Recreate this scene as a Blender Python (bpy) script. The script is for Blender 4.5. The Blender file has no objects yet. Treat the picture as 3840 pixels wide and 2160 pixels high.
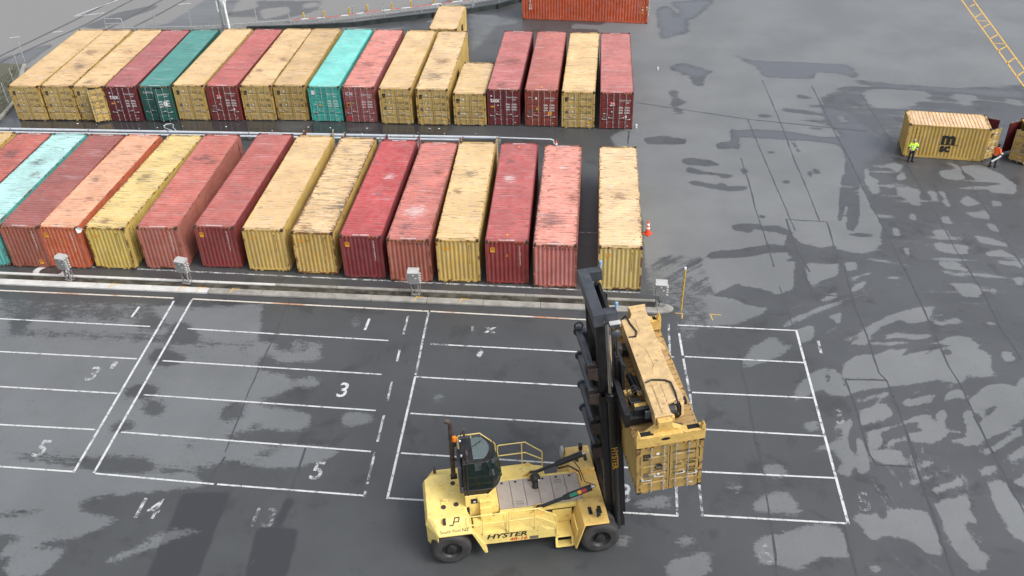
import bpy, math, random
import numpy as np
from mathutils import Vector, Matrix
random.seed(7)
rad = math.radians
scene = bpy.context.scene
COL = scene.collection

# ---------------------------------------------------------------- camera
CAM_H, PITCH, ROLL, YAW, FPX = 31.42339, 0.61861, -0.03167, 0.10698, 3540.06292
def cam_axes():
    cp, sp, cy, sy = math.cos(PITCH), math.sin(PITCH), math.cos(YAW), math.sin(YAW)
    f = Vector((-sy * cp, cy * cp, -sp)); r = Vector((cy, sy, 0)); u = r.cross(f)
    cr, sr = math.cos(ROLL), math.sin(ROLL)
    return cr * r + sr * u, -sr * r + cr * u, f
cam_d = bpy.data.cameras.new('camera')
cam = bpy.data.objects.new('camera', cam_d); COL.objects.link(cam)
_r, _u, _f = cam_axes()
cam.matrix_world = Matrix(((_r.x, _u.x, -_f.x, 0), (_r.y, _u.y, -_f.y, 0), (_r.z, _u.z, -_f.z, CAM_H), (0, 0, 0, 1)))
cam_d.sensor_fit = 'HORIZONTAL'; cam_d.sensor_width = 36.0; cam_d.lens = 36.0 * FPX / 3840.0
cam_d.clip_start = 0.5; cam_d.clip_end = 3000
scene.camera = cam

# ---------------------------------------------------------------- sky and sun (bright overcast)
SUN_EL, SUN_AZ = rad(50), rad(115)          # azimuth measured from +y towards +x
world = bpy.data.worlds.new('World'); scene.world = world; world.use_nodes = True
nt = world.node_tree; bgn = nt.nodes['Background']
sky = nt.nodes.new('ShaderNodeTexSky'); sky.sky_type = 'NISHITA'; sky.sun_disc = False
sky.sun_elevation = SUN_EL; sky.sun_rotation = SUN_AZ; sky.air_density = 1.0; sky.dust_density = 4.0; sky.ozone_density = 1.0
hsv = nt.nodes.new('ShaderNodeHueSaturation'); hsv.inputs['Saturation'].default_value = 0.34
nt.links.new(sky.outputs[0], hsv.inputs['Color']); nt.links.new(hsv.outputs[0], bgn.inputs[0])
bgn.inputs[1].default_value = 0.15
sd = bpy.data.lights.new('sun', 'SUN'); sd.energy = 1.1; sd.angle = rad(24); sd.color = (1.0, 0.97, 0.92)
sun = bpy.data.objects.new('sun', sd); COL.objects.link(sun)
_d = Vector((math.sin(SUN_AZ) * math.cos(SUN_EL), math.cos(SUN_AZ) * math.cos(SUN_EL), math.sin(SUN_EL)))
sun.rotation_euler = _d.to_track_quat('Z', 'Y').to_euler(); sun.location = _d * 60
scene.view_settings.view_transform = 'Standard'; scene.view_settings.look = 'None'
scene.view_settings.gamma = 1.0; scene.view_settings.exposure = 0.68

# ---------------------------------------------------------------- helpers
class MB:
    def __init__(s): s.v = []; s.f = []; s.m = []
    def add(s, vs, fs, mi=0):
        o = len(s.v); s.v += [tuple(p) for p in vs]
        s.f += [tuple(i + o for i in f) for f in fs]; s.m += [mi] * len(fs)
    def box(s, x0, x1, y0, y1, z0, z1, mi=0, T=None):
        vs = [(x, y, z) for z in (z0, z1) for y in (y0, y1) for x in (x0, x1)]
        if T: vs = [T(*p) for p in vs]
        s.add(vs, [(0, 2, 3, 1), (4, 5, 7, 6), (0, 1, 5, 4), (2, 6, 7, 3), (0, 4, 6, 2), (1, 3, 7, 5)], mi)
    def bar(s, p, q, w, h, up=(0, 0, 1), mi=0):
        p, q, up = Vector(p), Vector(q), Vector(up); d = (q - p).normalized()
        a = d.cross(up).normalized() * w / 2; b = a.cross(d).normalized() * h / 2
        vs = [c + sa * a + sb * b for c in (p, q) for sb in (-1, 1) for sa in (-1, 1)]
        s.add(vs, [(0, 1, 3, 2), (4, 6, 7, 5), (0, 4, 5, 1), (2, 3, 7, 6), (0, 2, 6, 4), (1, 5, 7, 3)], mi)
    def prism(s, poly, axis, a, b, mi=0, T=None):
        def P(u, w, t): return {'x': (t, u, w), 'y': (u, t, w), 'z': (u, w, t)}[axis]
        n = len(poly); vs = [P(u, w, a) for u, w in poly] + [P(u, w, b) for u, w in poly]
        if T: vs = [T(*p) for p in vs]
        s.add(vs, [tuple(range(n - 1, -1, -1)), tuple(range(n, 2 * n))] + [(i, (i + 1) % n, n + (i + 1) % n, n + i) for i in range(n)], mi)
    def tube(s, pts, r, n=8, mi=0, cap=True, closed=False):
        pts = [Vector(p) for p in pts]; R = r if isinstance(r, (list, tuple)) else [r] * len(pts)
        rings = []; prev = None; N = len(pts)
        for i, p in enumerate(pts):
            if closed: d = (pts[(i + 1) % N] - pts[i - 1]).normalized()
            elif i == 0: d = (pts[1] - p).normalized()
            elif i == N - 1: d = (p - pts[i - 1]).normalized()
            else: d = ((pts[i + 1] - p).normalized() + (p - pts[i - 1]).normalized()).normalized()
            if prev is None:
                a = d.orthogonal().normalized()
            else:
                a = (prev - d * prev.dot(d)).normalized()
            prev = a; b = d.cross(a)
            rings.append([p + R[i] * (math.cos(2 * math.pi * k / n) * a + math.sin(2 * math.pi * k / n) * b) for k in range(n)])
        vs = [q for g in rings for q in g]; fs = []
        for i in range(N if closed else N - 1):
            j = (i + 1) % N
            fs += [(i * n + k, i * n + (k + 1) % n, j * n + (k + 1) % n, j * n + k) for k in range(n)]
        if cap and not closed: fs += [tuple(range(n - 1, -1, -1)), tuple((N - 1) * n + k for k in range(n))]
        s.add(vs, fs, mi)
    def lathe(s, prof, o, axis, n=32, mi=0):            # prof: (radius, along)
        o = Vector(o); ax = Vector(axis).normalized(); a = ax.orthogonal().normalized(); b = ax.cross(a)
        vs = [o + ax * t + r * (math.cos(2 * math.pi * k / n) * a + math.sin(2 * math.pi * k / n) * b) for r, t in prof for k in range(n)]
        s.add(vs, [(i * n + k, i * n + (k + 1) % n, (i + 1) * n + (k + 1) % n, (i + 1) * n + k) for i in range(len(prof) - 1) for k in range(n)], mi)
    def ball(s, c, rx, ry, rz, n=16, m=10, mi=0):
        c = Vector(c); vs = [c + Vector((0, 0, rz))]
        for i in range(1, m):
            t = math.pi * i / m
            vs += [c + Vector((rx * math.sin(t) * math.cos(2 * math.pi * k / n), ry * math.sin(t) * math.sin(2 * math.pi * k / n), rz * math.cos(t))) for k in range(n)]
        vs.append(c - Vector((0, 0, rz))); L = len(vs) - 1
        fs = [(0, 1 + k, 1 + (k + 1) % n) for k in range(n)]
        for i in range(m - 2): fs += [(1 + i * n + k, 1 + (i + 1) * n + k, 1 + (i + 1) * n + (k + 1) % n, 1 + i * n + (k + 1) % n) for k in range(n)]
        fs += [(L, L - n + (k + 1) % n, L - n + k) for k in range(n)]
        s.add(vs, fs, mi)
    def text(s, t, o, ux, uy, size, mi=0, align='LEFT', bold=0.0, spacing=1.0, shear=0.0, sx=1.0):
        vs, fs = text_geo(t, bold, spacing, shear)
        if not vs: return
        w0, w1 = min(v[0] for v in vs), max(v[0] for v in vs)
        off = {'LEFT': -w0, 'CENTER': -(w0 + w1) / 2, 'RIGHT': -w1}[align]
        o, ux, uy = Vector(o), Vector(ux), Vector(uy)
        s.add([o + ux * ((v[0] + off) * size * sx) + uy * (v[1] * size) for v in vs], fs, mi)
    def quad(s, o, ux, uy, w, h, mi=0):                  # lower left corner o
        o, ux, uy = Vector(o), Vector(ux), Vector(uy)
        s.add([o, o + ux * w, o + ux * w + uy * h, o + uy * h], [(0, 1, 2, 3)], mi)
    def mesh(s, name, mats):
        me = bpy.data.meshes.new(name); me.from_pydata(s.v, [], s.f)
        for m in (mats if isinstance(mats, (list, tuple)) else [mats]): me.materials.append(m)
        if len(set(s.m)) > 1: me.polygons.foreach_set('material_index', s.m)
        me.update(); return me
    def build(s, name, mats, parent=None, bevel=0, smooth=False, fix=True):
        me = s.mesh(name, mats)
        if fix:
            import bmesh
            bm = bmesh.new(); bm.from_mesh(me); bmesh.ops.recalc_face_normals(bm, faces=bm.faces); bm.to_mesh(me); bm.free()
        o = link(name, me, parent)
        if smooth: shade(me)
        if bevel:
            b = o.modifiers.new('edge', 'BEVEL'); b.width = bevel; b.segments = 2; b.limit_method = 'ANGLE'; b.angle_limit = rad(40)
        return o
def shade(me, ang=40):
    me.polygons.foreach_set('use_smooth', [True] * len(me.polygons))
    try: me.set_sharp_from_angle(angle=rad(ang))
    except Exception: pass
def link(name, data, parent=None):
    o = bpy.data.objects.new(name, data); COL.objects.link(o)
    if parent: o.parent = parent
    return o
def thing(name, label, cat, loc=(0, 0, 0), rz=0.0, group=None):
    o = bpy.data.objects.new(name, None); COL.objects.link(o); o.empty_display_size = 0.3
    o.location = loc; o.rotation_euler = (0, 0, rz); return tag(o, label, cat, group)
def tag(o, label, cat, group=None):
    o['label'] = label; o['category'] = cat
    if group: o['group'] = group
    return o
def struct(o, kind='structure'): o['kind'] = kind; return o
_TX = {}
def text_geo(t, bold, spacing, shear):
    k = (t, bold, spacing, shear)
    if k not in _TX:
        c = bpy.data.curves.new('lettering_source', 'FONT'); c.body = t; c.size = 1.0; c.offset = bold; c.space_character = spacing; c.shear = shear
        c.resolution_u = 3; c.fill_mode = 'FRONT'
        o = bpy.data.objects.new('lettering_source', c)
        me = bpy.data.meshes.new_from_object(o)
        _TX[k] = ([tuple(v.co) for v in me.vertices], [tuple(p.vertices) for p in me.polygons])
        bpy.data.objects.remove(o); bpy.data.curves.remove(c); bpy.data.meshes.remove(me)
    return _TX[k]

# ---------------------------------------------------------------- materials
class NT:
    def __init__(s, name):
        s.m = bpy.data.materials.new(name); s.m.use_nodes = True; s.t = s.m.node_tree; s.b = s.t.nodes['Principled BSDF']
    def n(s, kind, **kw):
        x = s.t.nodes.new('ShaderNode' + kind)
        for k, v in kw.items():
            if hasattr(x, k) and k not in ('inputs',): setattr(x, k, v)
        return x
    def l(s, a, b): s.t.links.new(a, b)
    def val(s, sock, v):
        if isinstance(v, (int, float)): sock.default_value = v
        elif isinstance(v, (tuple, list)):
            sock.default_value = (*v, 1) if len(v) == 3 and len(sock.default_value) == 4 else v
        else: s.l(v, sock)
    def math(s, op, a, b=0.0, c=None, clamp=False):
        x = s.n('Math', operation=op, use_clamp=clamp); s.val(x.inputs[0], a); s.val(x.inputs[1], b)
        if c is not None: s.val(x.inputs[2], c)
        return x.outputs[0]
    def mix(s, f, a, b, blend='MIX'):
        x = s.n('Mix', data_type='RGBA', blend_type=blend); s.val(x.inputs[0], f); s.val(x.inputs[6], a); s.val(x.inputs[7], b); return x.outputs[2]
    def ramp(s, f, lo, hi, a=0.0, b=1.0):
        x = s.n('MapRange', interpolation_type='SMOOTHSTEP', clamp=True); s.val(x.inputs[0], f)
        for i, q in enumerate((lo, hi, a, b)): s.val(x.inputs[i + 1], q)
        return x.outputs[0]
    def co(s, kind='Object'): return s.n('TexCoord').outputs[kind]
    def map(s, v, scale=(1, 1, 1), loc=(0, 0, 0), rot=(0, 0, 0)):
        x = s.n('Mapping'); s.l(v, x.inputs[0]); s.val(x.inputs[1], loc); x.inputs[2].default_value = rot; x.inputs[3].default_value = scale; return x.outputs[0]
    def noise(s, v, scale, detail=4, rough=0.55, dist=0.0):
        x = s.n('TexNoise'); s.l(v, x.inputs['Vector']); x.inputs['Scale'].default_value = scale; x.inputs['Detail'].default_value = detail
        x.inputs['Roughness'].default_value = rough; x.inputs['Distortion'].default_value = dist; return x.outputs[0]
    def attr(s, name, typ='GEOMETRY'):
        x = s.n('Attribute', attribute_type=typ); x.attribute_name = name; return x
    def out(s, col=None, rough=None, spec=None, metal=None, bump=None, bstr=0.2, bdist=0.02):
        if col is not None: s.val(s.b.inputs['Base Color'], col)
        if rough is not None: s.val(s.b.inputs['Roughness'], rough)
        if spec is not None: s.val(s.b.inputs['Specular IOR Level'], spec)
        if metal is not None: s.val(s.b.inputs['Metallic'], metal)
        if bump is not None:
            x = s.n('Bump'); x.inputs['Strength'].default_value = bstr; x.inputs['Distance'].default_value = bdist; s.l(bump, x.inputs['Height']); s.l(x.outputs[0], s.b.inputs['Normal'])
        return s.m
def srgb(r, g, b):
    f = lambda c: (c / 255 / 12.92) if c <= 10 else ((c / 255 + 0.055) / 1.055) ** 2.4
    return (f(r), f(g), f(b))
def plain(name, col, rough=0.5, metal=0.0, var=0.12, scale=3.0, spec=0.5, dirt=0.0, streak=(1, 1, 1)):
    k = NT(name); v = k.map(k.co(), streak); a = k.noise(v, scale, 5)
    f = k.ramp(a, 0.3, 0.7); c = k.mix(f, tuple(x * (1 - var) for x in col), tuple(min(1, x * (1 + var)) for x in col))
    if dirt:
        d = k.noise(v, scale * 2.7, 6, 0.65); c = k.mix(k.ramp(d, 0.55, 0.75, 0, dirt), c, (0.05, 0.04, 0.032))
    return k.out(c, k.ramp(a, 0.3, 0.7, max(0.05, rough - 0.08), min(1, rough + 0.08)), spec, metal)
def box_paint(name, roof=False, frame=False):
    k = NT(name); inf = k.n('ObjectInfo'); base = inf.outputs['Color']; rnd = inf.outputs['Random']; rust = k.attr('rust', 'OBJECT').outputs['Fac']
    off = k.n('CombineXYZ'); k.l(k.math('MULTIPLY', rnd, 91.0), off.inputs[0]); k.l(k.math('MULTIPLY', rnd, 37.0), off.inputs[1]); k.l(k.math('MULTIPLY', rnd, 53.0), off.inputs[2])
    v0 = k.co(); va = k.n('VectorMath', operation='ADD'); k.l(v0, va.inputs[0]); k.l(off.outputs[0], va.inputs[1]); v = va.outputs[0]
    big = k.noise(v, 0.55, 4, 0.6); med = k.noise(v, 2.6, 6, 0.62)
    hs = k.n('HueSaturation'); k.l(base, hs.inputs['Color']); k.l(k.ramp(big, 0.3, 0.7, 0.86, 1.12), hs.inputs['Value']); k.l(k.ramp(med, 0.25, 0.75, 0.88, 1.08), hs.inputs['Saturation'])
    c = hs.outputs[0]
    st = (0.9, 6.0, 3.0) if roof else (5.0, 5.0, 0.45)
    vs = k.map(v, st); sn = k.noise(vs, 1.1, 6, 0.62, 0.3)
    lo = k.math('SUBTRACT', 0.575 if roof else 0.655, k.math('MULTIPLY', rust, 0.07))
    dirt = k.ramp(sn, lo, k.math('ADD', lo, 0.10), 0, 0.62 if roof else 0.40)
    c = k.mix(dirt, c, k.mix(0.72, c, (0.055, 0.045, 0.05)))
    gv = k.attr('groove').outputs['Fac']; c = k.mix(k.math('MULTIPLY', gv, k.ramp(k.noise(v, 1.7, 4), 0.25, 0.75, 0.16 if roof else 0.03, 0.52 if roof else 0.12)), c, k.mix(0.5, c, (0.05, 0.04, 0.035)))  # grooves darkened in the colour: dirt lines, plus rib shading painted in
    # bare scuffed patches and rust
    rn = k.noise(k.map(v, (2.2, 3.4, 2.2)), 1.0, 8, 0.68, 0.4)
    lim = k.math('SUBTRACT', 0.79 if not frame else 0.63, k.math('MULTIPLY', rust, 0.20))
    rm = k.ramp(rn, lim, k.math('ADD', lim, 0.05)); rcol = k.mix(k.noise(v, 22, 3), (0.045, 0.018, 0.012), (0.20, 0.075, 0.03))
    c = k.mix(k.math('MULTIPLY', rm, 0.9), c, rcol)
    if roof:
        xy = k.n('SeparateXYZ'); k.l(v0, xy.inputs[0]); ed = k.math('MINIMUM', xy.outputs[0], k.math('SUBTRACT', 2.438, xy.outputs[0]))
        er = k.math('MULTIPLY', k.ramp(ed, 0.42, 0.02), k.math('MULTIPLY', rust, 0.9)); em = k.ramp(k.math('ADD', k.noise(k.map(v, (1.2, 2.6, 1)), 2.2, 7, 0.66), k.math('MULTIPLY', er, 0.22)), 0.63, 0.70)
        c = k.mix(k.math('MULTIPLY', em, 0.8), c, k.mix(k.noise(v, 9, 3), (0.05, 0.03, 0.028), (0.17, 0.075, 0.04)))
        for nm, colr in (('stain_a', (0.060, 0.050, 0.052)), ('stain_b', (0.13, 0.055, 0.035)), ('stain_c', (0.58, 0.52, 0.52))):
            at = k.attr(nm, 'OBJECT'); sx = k.n('SeparateXYZ'); k.l(at.outputs['Vector'], sx.inputs[0])
            dx = k.math('MULTIPLY', k.math('SUBTRACT', xy.outputs[0], sx.outputs[0]), 0.75); dy = k.math('MULTIPLY', k.math('SUBTRACT', xy.outputs[1], sx.outputs[1]), 0.72)
            dd = k.math('SQRT', k.math('ADD', k.math('MULTIPLY', dx, dx), k.math('MULTIPLY', dy, dy)))
            ms = k.math('SUBTRACT', 1.0, k.math('DIVIDE', dd, k.math('MAXIMUM', sx.outputs[2], 0.001)))
            mm = k.ramp(k.math('ADD', k.math('MULTIPLY', ms, 0.24), k.noise(k.map(v, (0.8, 6.5, 1)), 1.9, 8, 0.70, 0.3)), 0.60, 0.72)
            mm = k.math('MULTIPLY', mm, k.math('GREATER_THAN', ms, 0.0)); c = k.mix(k.math('MULTIPLY', mm, 0.66), c, colr)
        pn = k.noise(k.map(v, (0.5, 2.5, 1)), 0.9, 3, 0.5); c = k.mix(k.ramp(pn, 0.56, 0.78, 0, 0.22), c, (0.62, 0.60, 0.60))
    fine = k.noise(v, 60, 2)
    return k.out(c, k.ramp(med, 0.2, 0.8, 0.36 if not roof else 0.42, 0.58), 0.5, 0, k.math('ADD', k.math('MULTIPLY', med, 0.7), k.math('MULTIPLY', fine, 0.06)), 0.10, 0.02)
M = {}
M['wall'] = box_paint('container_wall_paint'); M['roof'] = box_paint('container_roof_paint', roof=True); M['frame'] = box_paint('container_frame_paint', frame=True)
M['casting'] = plain('corner_casting_steel', (0.055, 0.032, 0.024), 0.75, 0, 0.4, 9)
M['hole'] = plain('dark_hole', (0.006, 0.006, 0.006), 0.9)
M['galv'] = plain('galvanised_steel', (0.42, 0.43, 0.43), 0.45, 0.35, 0.2, 7, dirt=0.4)
M['black'] = plain('black_lettering', (0.016, 0.015, 0.014), 0.5)
M['white'] = plain('white_lettering', (0.72, 0.72, 0.70), 0.5)
M['faint'] = plain('faded_lettering', (0.17, 0.13, 0.06), 0.6)
M['lining'] = plain('maroon_door_lining', (0.105, 0.014, 0.018), 0.5, 0, 0.15)
M['wood'] = plain('container_floor_wood', (0.09, 0.05, 0.025), 0.8)
M['orange'] = plain('orange_sticker', (0.75, 0.33, 0.03), 0.5)
M['grey'] = plain('grey_plate', (0.13, 0.115, 0.10), 0.5)
M['green'] = plain('green_sticker', (0.10, 0.55, 0.10), 0.5)
M['red'] = plain('red_sticker', (0.55, 0.02, 0.025), 0.5)
M['steelyellow'] = plain('handler_yellow_paint', (0.80, 0.62, 0.20), 0.40, 0, 0.07, 1.9, dirt=0.45)
M['dullyellow'] = plain('worn_orange_yellow_paint', (0.72, 0.48, 0.145), 0.45, 0, 0.10, 1.8, dirt=0.5)
M['spread'] = plain('spreader_faded_yellow', (0.54, 0.38, 0.19), 0.6, 0, 0.14, 2.6, dirt=0.75)
M['spreadfresh'] = plain('spreader_yellow', (0.60, 0.395, 0.115), 0.5, 0, 0.14, 2.6, dirt=0.85)
M['blacksteel'] = plain('black_mast_paint', (0.012, 0.012, 0.014), 0.42, 0, 0.4, 2.5)
M['mastgrey'] = plain('weathered_dark_steel', (0.045, 0.050, 0.060), 0.38, 0, 0.3, 2)
M['rustblack'] = plain('rusty_black_steel', (0.032, 0.021, 0.017), 0.6, 0, 0.5, 3)
M['rubber'] = plain('tyre_rubber', (0.034, 0.032, 0.031), 0.72, 0, 0.35, 2.2, dirt=0.1)
M['hub'] = plain('black_wheel_rim', (0.018, 0.018, 0.019), 0.5, 0, 0.4, 5)
M['cover'] = plain('beige_cover_plate', (0.40, 0.345, 0.30), 0.5, 0, 0.08, 1.6, dirt=0.3)
M['chrome'] = plain('chrome_rod', (0.55, 0.54, 0.52), 0.16, 1.0, 0.05)
M['brown'] = plain('rusty_exhaust_steel', (0.06, 0.043, 0.038), 0.65, 0, 0.4, 4)
M['amber'] = plain('amber_beacon_lens', (0.80, 0.20, 0.01), 0.25)
M['bluelens'] = plain('blue_beacon_lens', (0.22, 0.42, 0.66), 0.25)
M['lamp'] = plain('lamp_glass', (0.45, 0.45, 0.45), 0.2)
M['seat'] = plain('seat_fabric', (0.02, 0.021, 0.025), 0.8)
M['paper'] = plain('white_paper', (0.70, 0.72, 0.70), 0.7)
M['concrete'] = plain('kerb_concrete', (0.27, 0.26, 0.235), 0.75, 0, 0.22, 1.4, dirt=0.35)
M['greybox'] = plain('grey_painted_steel', (0.22, 0.22, 0.215), 0.45, 0, 0.1, 2)
M['lightbox'] = plain('light_grey_lid', (0.40, 0.40, 0.39), 0.45, 0, 0.06, 2)
M['pipe'] = plain('white_pipe_paint', (0.46, 0.50, 0.54), 0.28, 0, 0.06, 0.8)
M['conered'] = plain('cone_orange_red', (0.75, 0.07, 0.025), 0.5)
M['reflect'] = plain('white_reflective_band', (0.80, 0.80, 0.80), 0.4)
M['poleyellow'] = plain('yellow_pole_paint', (0.52, 0.33, 0.06), 0.5, 0, 0.1, 3)
M['barrier'] = plain('dark_rubber_barrier', (0.022, 0.030, 0.030), 0.6, 0, 0.4, 1)
M['rail'] = plain('rail_steel', (0.17, 0.15, 0.14), 0.4, 0.5, 0.3, 3)
M['skin'] = plain('skin', (0.40, 0.21, 0.15), 0.55, 0, 0.05)
M['hivis'] = plain('hi_vis_yellow_cloth', (0.55, 0.85, 0.06), 0.7, 0, 0.08, 5)
M['hiorange'] = plain('hi_vis_orange_cloth', (0.85, 0.13, 0.015), 0.7, 0, 0.08, 5)
M['navy'] = plain('navy_work_cloth', (0.010, 0.014, 0.030), 0.8, 0, 0.2, 6)
M['boot'] = plain('dark_boot_leather', (0.015, 0.013, 0.012), 0.6)
M['hairgrey'] = plain('grey_hair', (0.30, 0.28, 0.26), 0.7, 0, 0.2, 20)
M['hairdark'] = plain('dark_hair', (0.02, 0.013, 0.011), 0.6, 0, 0.2, 20)
def glass(name, col, rough=0.03, alpha=0.55):
    k = NT(name); k.out(col, rough, 0.6); k.b.inputs['Alpha'].default_value = alpha; return k.m
M['glass'] = glass('cab_tinted_glass', (0.010, 0.022, 0.020), 0.04, 0.72)
M['roofglass'] = glass('cab_roof_glass', (0.16, 0.21, 0.21), 0.05, 0.62)
def paint_line(name, col, wear, rust=0.0):
    k = NT(name); v = k.co(); a = k.noise(v, 2.6, 8, 0.7); b = k.noise(v, 34, 4, 0.6)
    w = k.math('ADD', k.math('MULTIPLY', a, 0.55), k.math('MULTIPLY', b, 0.45)); m = k.ramp(w, 0.40 + wear, 0.47 + wear)
    c = k.mix(k.ramp(b, 0.3, 0.7), tuple(x * 0.82 for x in col), col)
    if rust: c = k.mix(k.ramp(k.noise(v, 0.45, 3), 0.52, 0.66, 0, rust), c, (0.42, 0.17, 0.05))
    k.out(c, 0.55, 0.4)
    tr = k.n('BsdfTransparent'); mx = k.n('MixShader'); k.l(m, mx.inputs[0]); k.l(tr.outputs[0], mx.inputs[1]); k.l(k.b.outputs[0], mx.inputs[2])
    k.l(mx.outputs[0], k.t.nodes['Material Output'].inputs[0]); return k.m
M['line'] = paint_line('white_line_paint', (0.58, 0.59, 0.59), 0.008, 0.0)
M['linerust'] = paint_line('rust_stained_line_paint', (0.60, 0.56, 0.50), -0.005, 0.8)
M['lineworn'] = paint_line('worn_line_paint', (0.54, 0.55, 0.55), 0.065)
M['lineold'] = paint_line('faded_number_paint', (0.48, 0.49, 0.50), 0.062)
M['lineghost'] = paint_line('ghost_number_paint', (0.36, 0.37, 0.38), 0.10)
M['lineyellow'] = paint_line('yellow_line_paint', (0.70, 0.42, 0.08), 0.0)
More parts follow.
